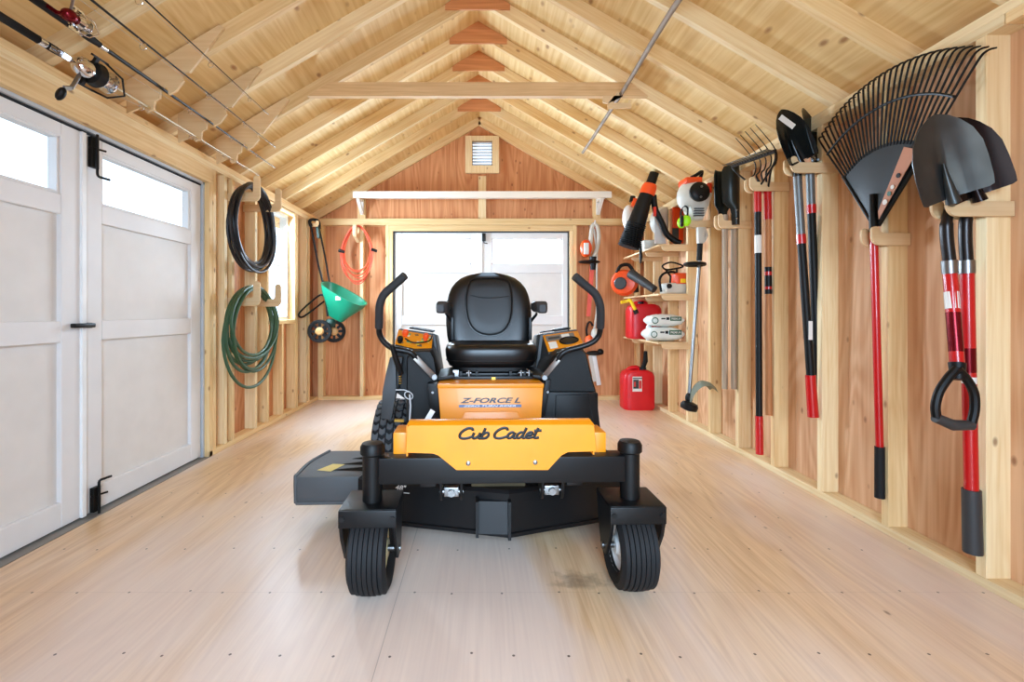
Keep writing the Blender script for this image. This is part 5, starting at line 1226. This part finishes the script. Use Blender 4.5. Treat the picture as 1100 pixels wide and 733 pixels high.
B().tube(smooth([s_(638, 246, Ys+.05), s_(641, 270, Ys+.12), s_(641, 300, Ys+.10), s_(641, 330, Ys+.03), s_(639, 350), s_(636, 366)], 5), .012, 8).build('hanging_strap', OFFW, t)
B().tube(smooth([s_(632, 368), s_(630, 355), s_(633, 346), s_(637, 350)], 5), .012, 8).build('rear_handle', BLKP, t)
B().sph(s_(633, 366), (.05, .05, .065)).build('motor_housing', mat('orange_red_plastic', (.9, .38, .16), .4), t); B().sph(s_(639, 360), (.045, .05, .08)).build('white_housing', OFFW, t)
B().sph(s_(639, 379.5), (.10, .05, .028)).sph(s_(645, 378), (.035, .05, .035)).build('hand_guard', BLKP, t)
B().bar(s_(638, 382), s_(643.5, 414), .01, .05, up=(1, 0, 0), bev=.004).build('guide_bar', WHITE, t); B().bar(s_(634, 382), s_(639, 410), .01, .04, up=(1, 0, 0)).build('bar_sheath', OFFW, t)
t = thing('saw_hook', 'white hook above the hedge trimmer on the back wall', 'hook', tuple(s_(638, 240)))
B().tube([(s_(638, 0).x, YBS, 2.0), (s_(638, 0).x, Ys-.04, 2.0), (s_(638, 0).x, Ys-.06, 2.03)], .008, 8).build('hook_rod', WHITE, t)

# ================================================================ BROADCAST SPREADER
Yp = 5.0; sp = lambda px, py, Y=Yp: at(px, py, Y)
t = thing('broadcast_spreader', 'green push spreader with black wheels hanging in the back left corner', 'spreader', tuple(sp(350, 345)))
rimc = sp(370, 316); n_ax = Vector((.50, -.50, .85)).normalized()
d_ = Vector((22*Yp/FPX, 0, -12.5*Yp/FPX)); long_ = d_.normalized(); wide_ = n_ax.cross(long_).normalized(); bot = sp(361, 342, Yp+.02)
def hop(c, a, b2, n=28, e=3): 
    out = []
    for k in range(n):
        co, si = math.cos(2*PI*k/n), math.sin(2*PI*k/n); out.append(Vector(c)+long_*a*math.copysign(abs(co)**(2/e), co)+Vector((.1, 1, .15)).normalized()*b2*math.copysign(abs(si)**(2/e), si))
    return out
A = d_.length
B().loft([hop(bot, .085, .05), hop(bot.lerp(rimc, .25), .125, .08), hop(bot.lerp(rimc, .8), A*.92, .16), hop(rimc, A, .18), hop(rimc+Vector((.003, 0, .008)), A*1.02, .185), hop(rimc+Vector((.002, 0, .006)), A*.95, .17), hop(bot.lerp(rimc, .85), A*.85, .15), hop(bot.lerp(rimc, .4), .08, .06)]).build('hopper', GRNP, t)
B().box(sp(366, 0).x, sp(371, 0).x, Yp-.175, Yp-.168, sp(0, 323).z, sp(0, 319).z).build('white_sticker', LABEL, t)
for (px, Y) in ((343.5, Yp-.10), (359, Yp+.10)):
    c_ = at(px, 356, Y); axw = Vector((.25, -1, 0)).normalized()
    wh = B().ring([(.085, -.03), (.115, -.034), (.122, -.02), (.122, .02), (.115, .034), (.085, .03)], c_, axw, 32).build('wheel', BLKR, t)
    b = B()
    for k in range(8):
        a = 2*PI*k/8; u_ = axw.cross(Vector((0, 0, 1))).normalized(); v_ = axw.cross(u_)
        b.bar(c_+(u_*math.cos(a)+v_*math.sin(a))*.03, c_+(u_*math.cos(a)+v_*math.sin(a))*.095, .028, .03, up=axw)
    b.build('spokes', BLKP, wh)
    B().lathe([(.042, .0), (.044, .02), (.03, .036), (.01, .038)], c_, axw, 20).build('hub_cap', mat('tan_hub', (.85, .66, .42), .5), wh)
B().tube([at(343.5, 356, Yp-.10), at(359, 356, Yp+.10)], .01, 8).sph(sp(355, 347), (.06, .05, .05)).build('gearbox', mat('dark_green', (.05, .2, .16), .5), t)
B().tube([sp(334, 243), sp(342, 285), sp(348, 308), sp(352, 340)], .011, 8).build('handle_bar', BLKM, t)
B().tube([sp(343, 246, Yp+.08), sp(349, 275, Yp+.06), sp(354, 303, Yp+.03)], .010, 8).build('handle_bar', BLKM, t)
B().tube(smooth([sp(334, 243), sp(332.5, 238), sp(336, 236, Yp+.03), sp(342, 238, Yp+.08), sp(343, 246, Yp+.08)], 4), .017, 10).build('handle_grip', BLKR, t)
B().bar(sp(341, 244, Yp), sp(342.5, 256, Yp), .03, .04, up=(0, 1, 0), bev=.005).build('control_lever', mat('dark_green', (.05, .2, .16), .5), t)
B().tube(smooth([sp(348, 318), sp(343, 317.5), sp(330, 328, 4.86), sp(321.5, 336.5, 4.74), sp(322, 340.5, 4.74), sp(328, 339, 4.84), sp(348, 324, Yp+.05)], 5), .010, 8).build('stand_leg', BLKM, t)
t = thing('spreader_hook', 'plywood hook in the back left corner holding the spreader', 'hook', (-1.78, 5.1, 2.0))
B().prism([(-1.90, 1.93), (-1.79, 1.93), (-1.77, 1.95), (-1.77, 1.995), (-1.795, 1.995), (-1.80, 1.965), (-1.90, 1.965)], 'xz', 5.033, 5.047, .001, 1).build('hook_board', BIRCH, t)
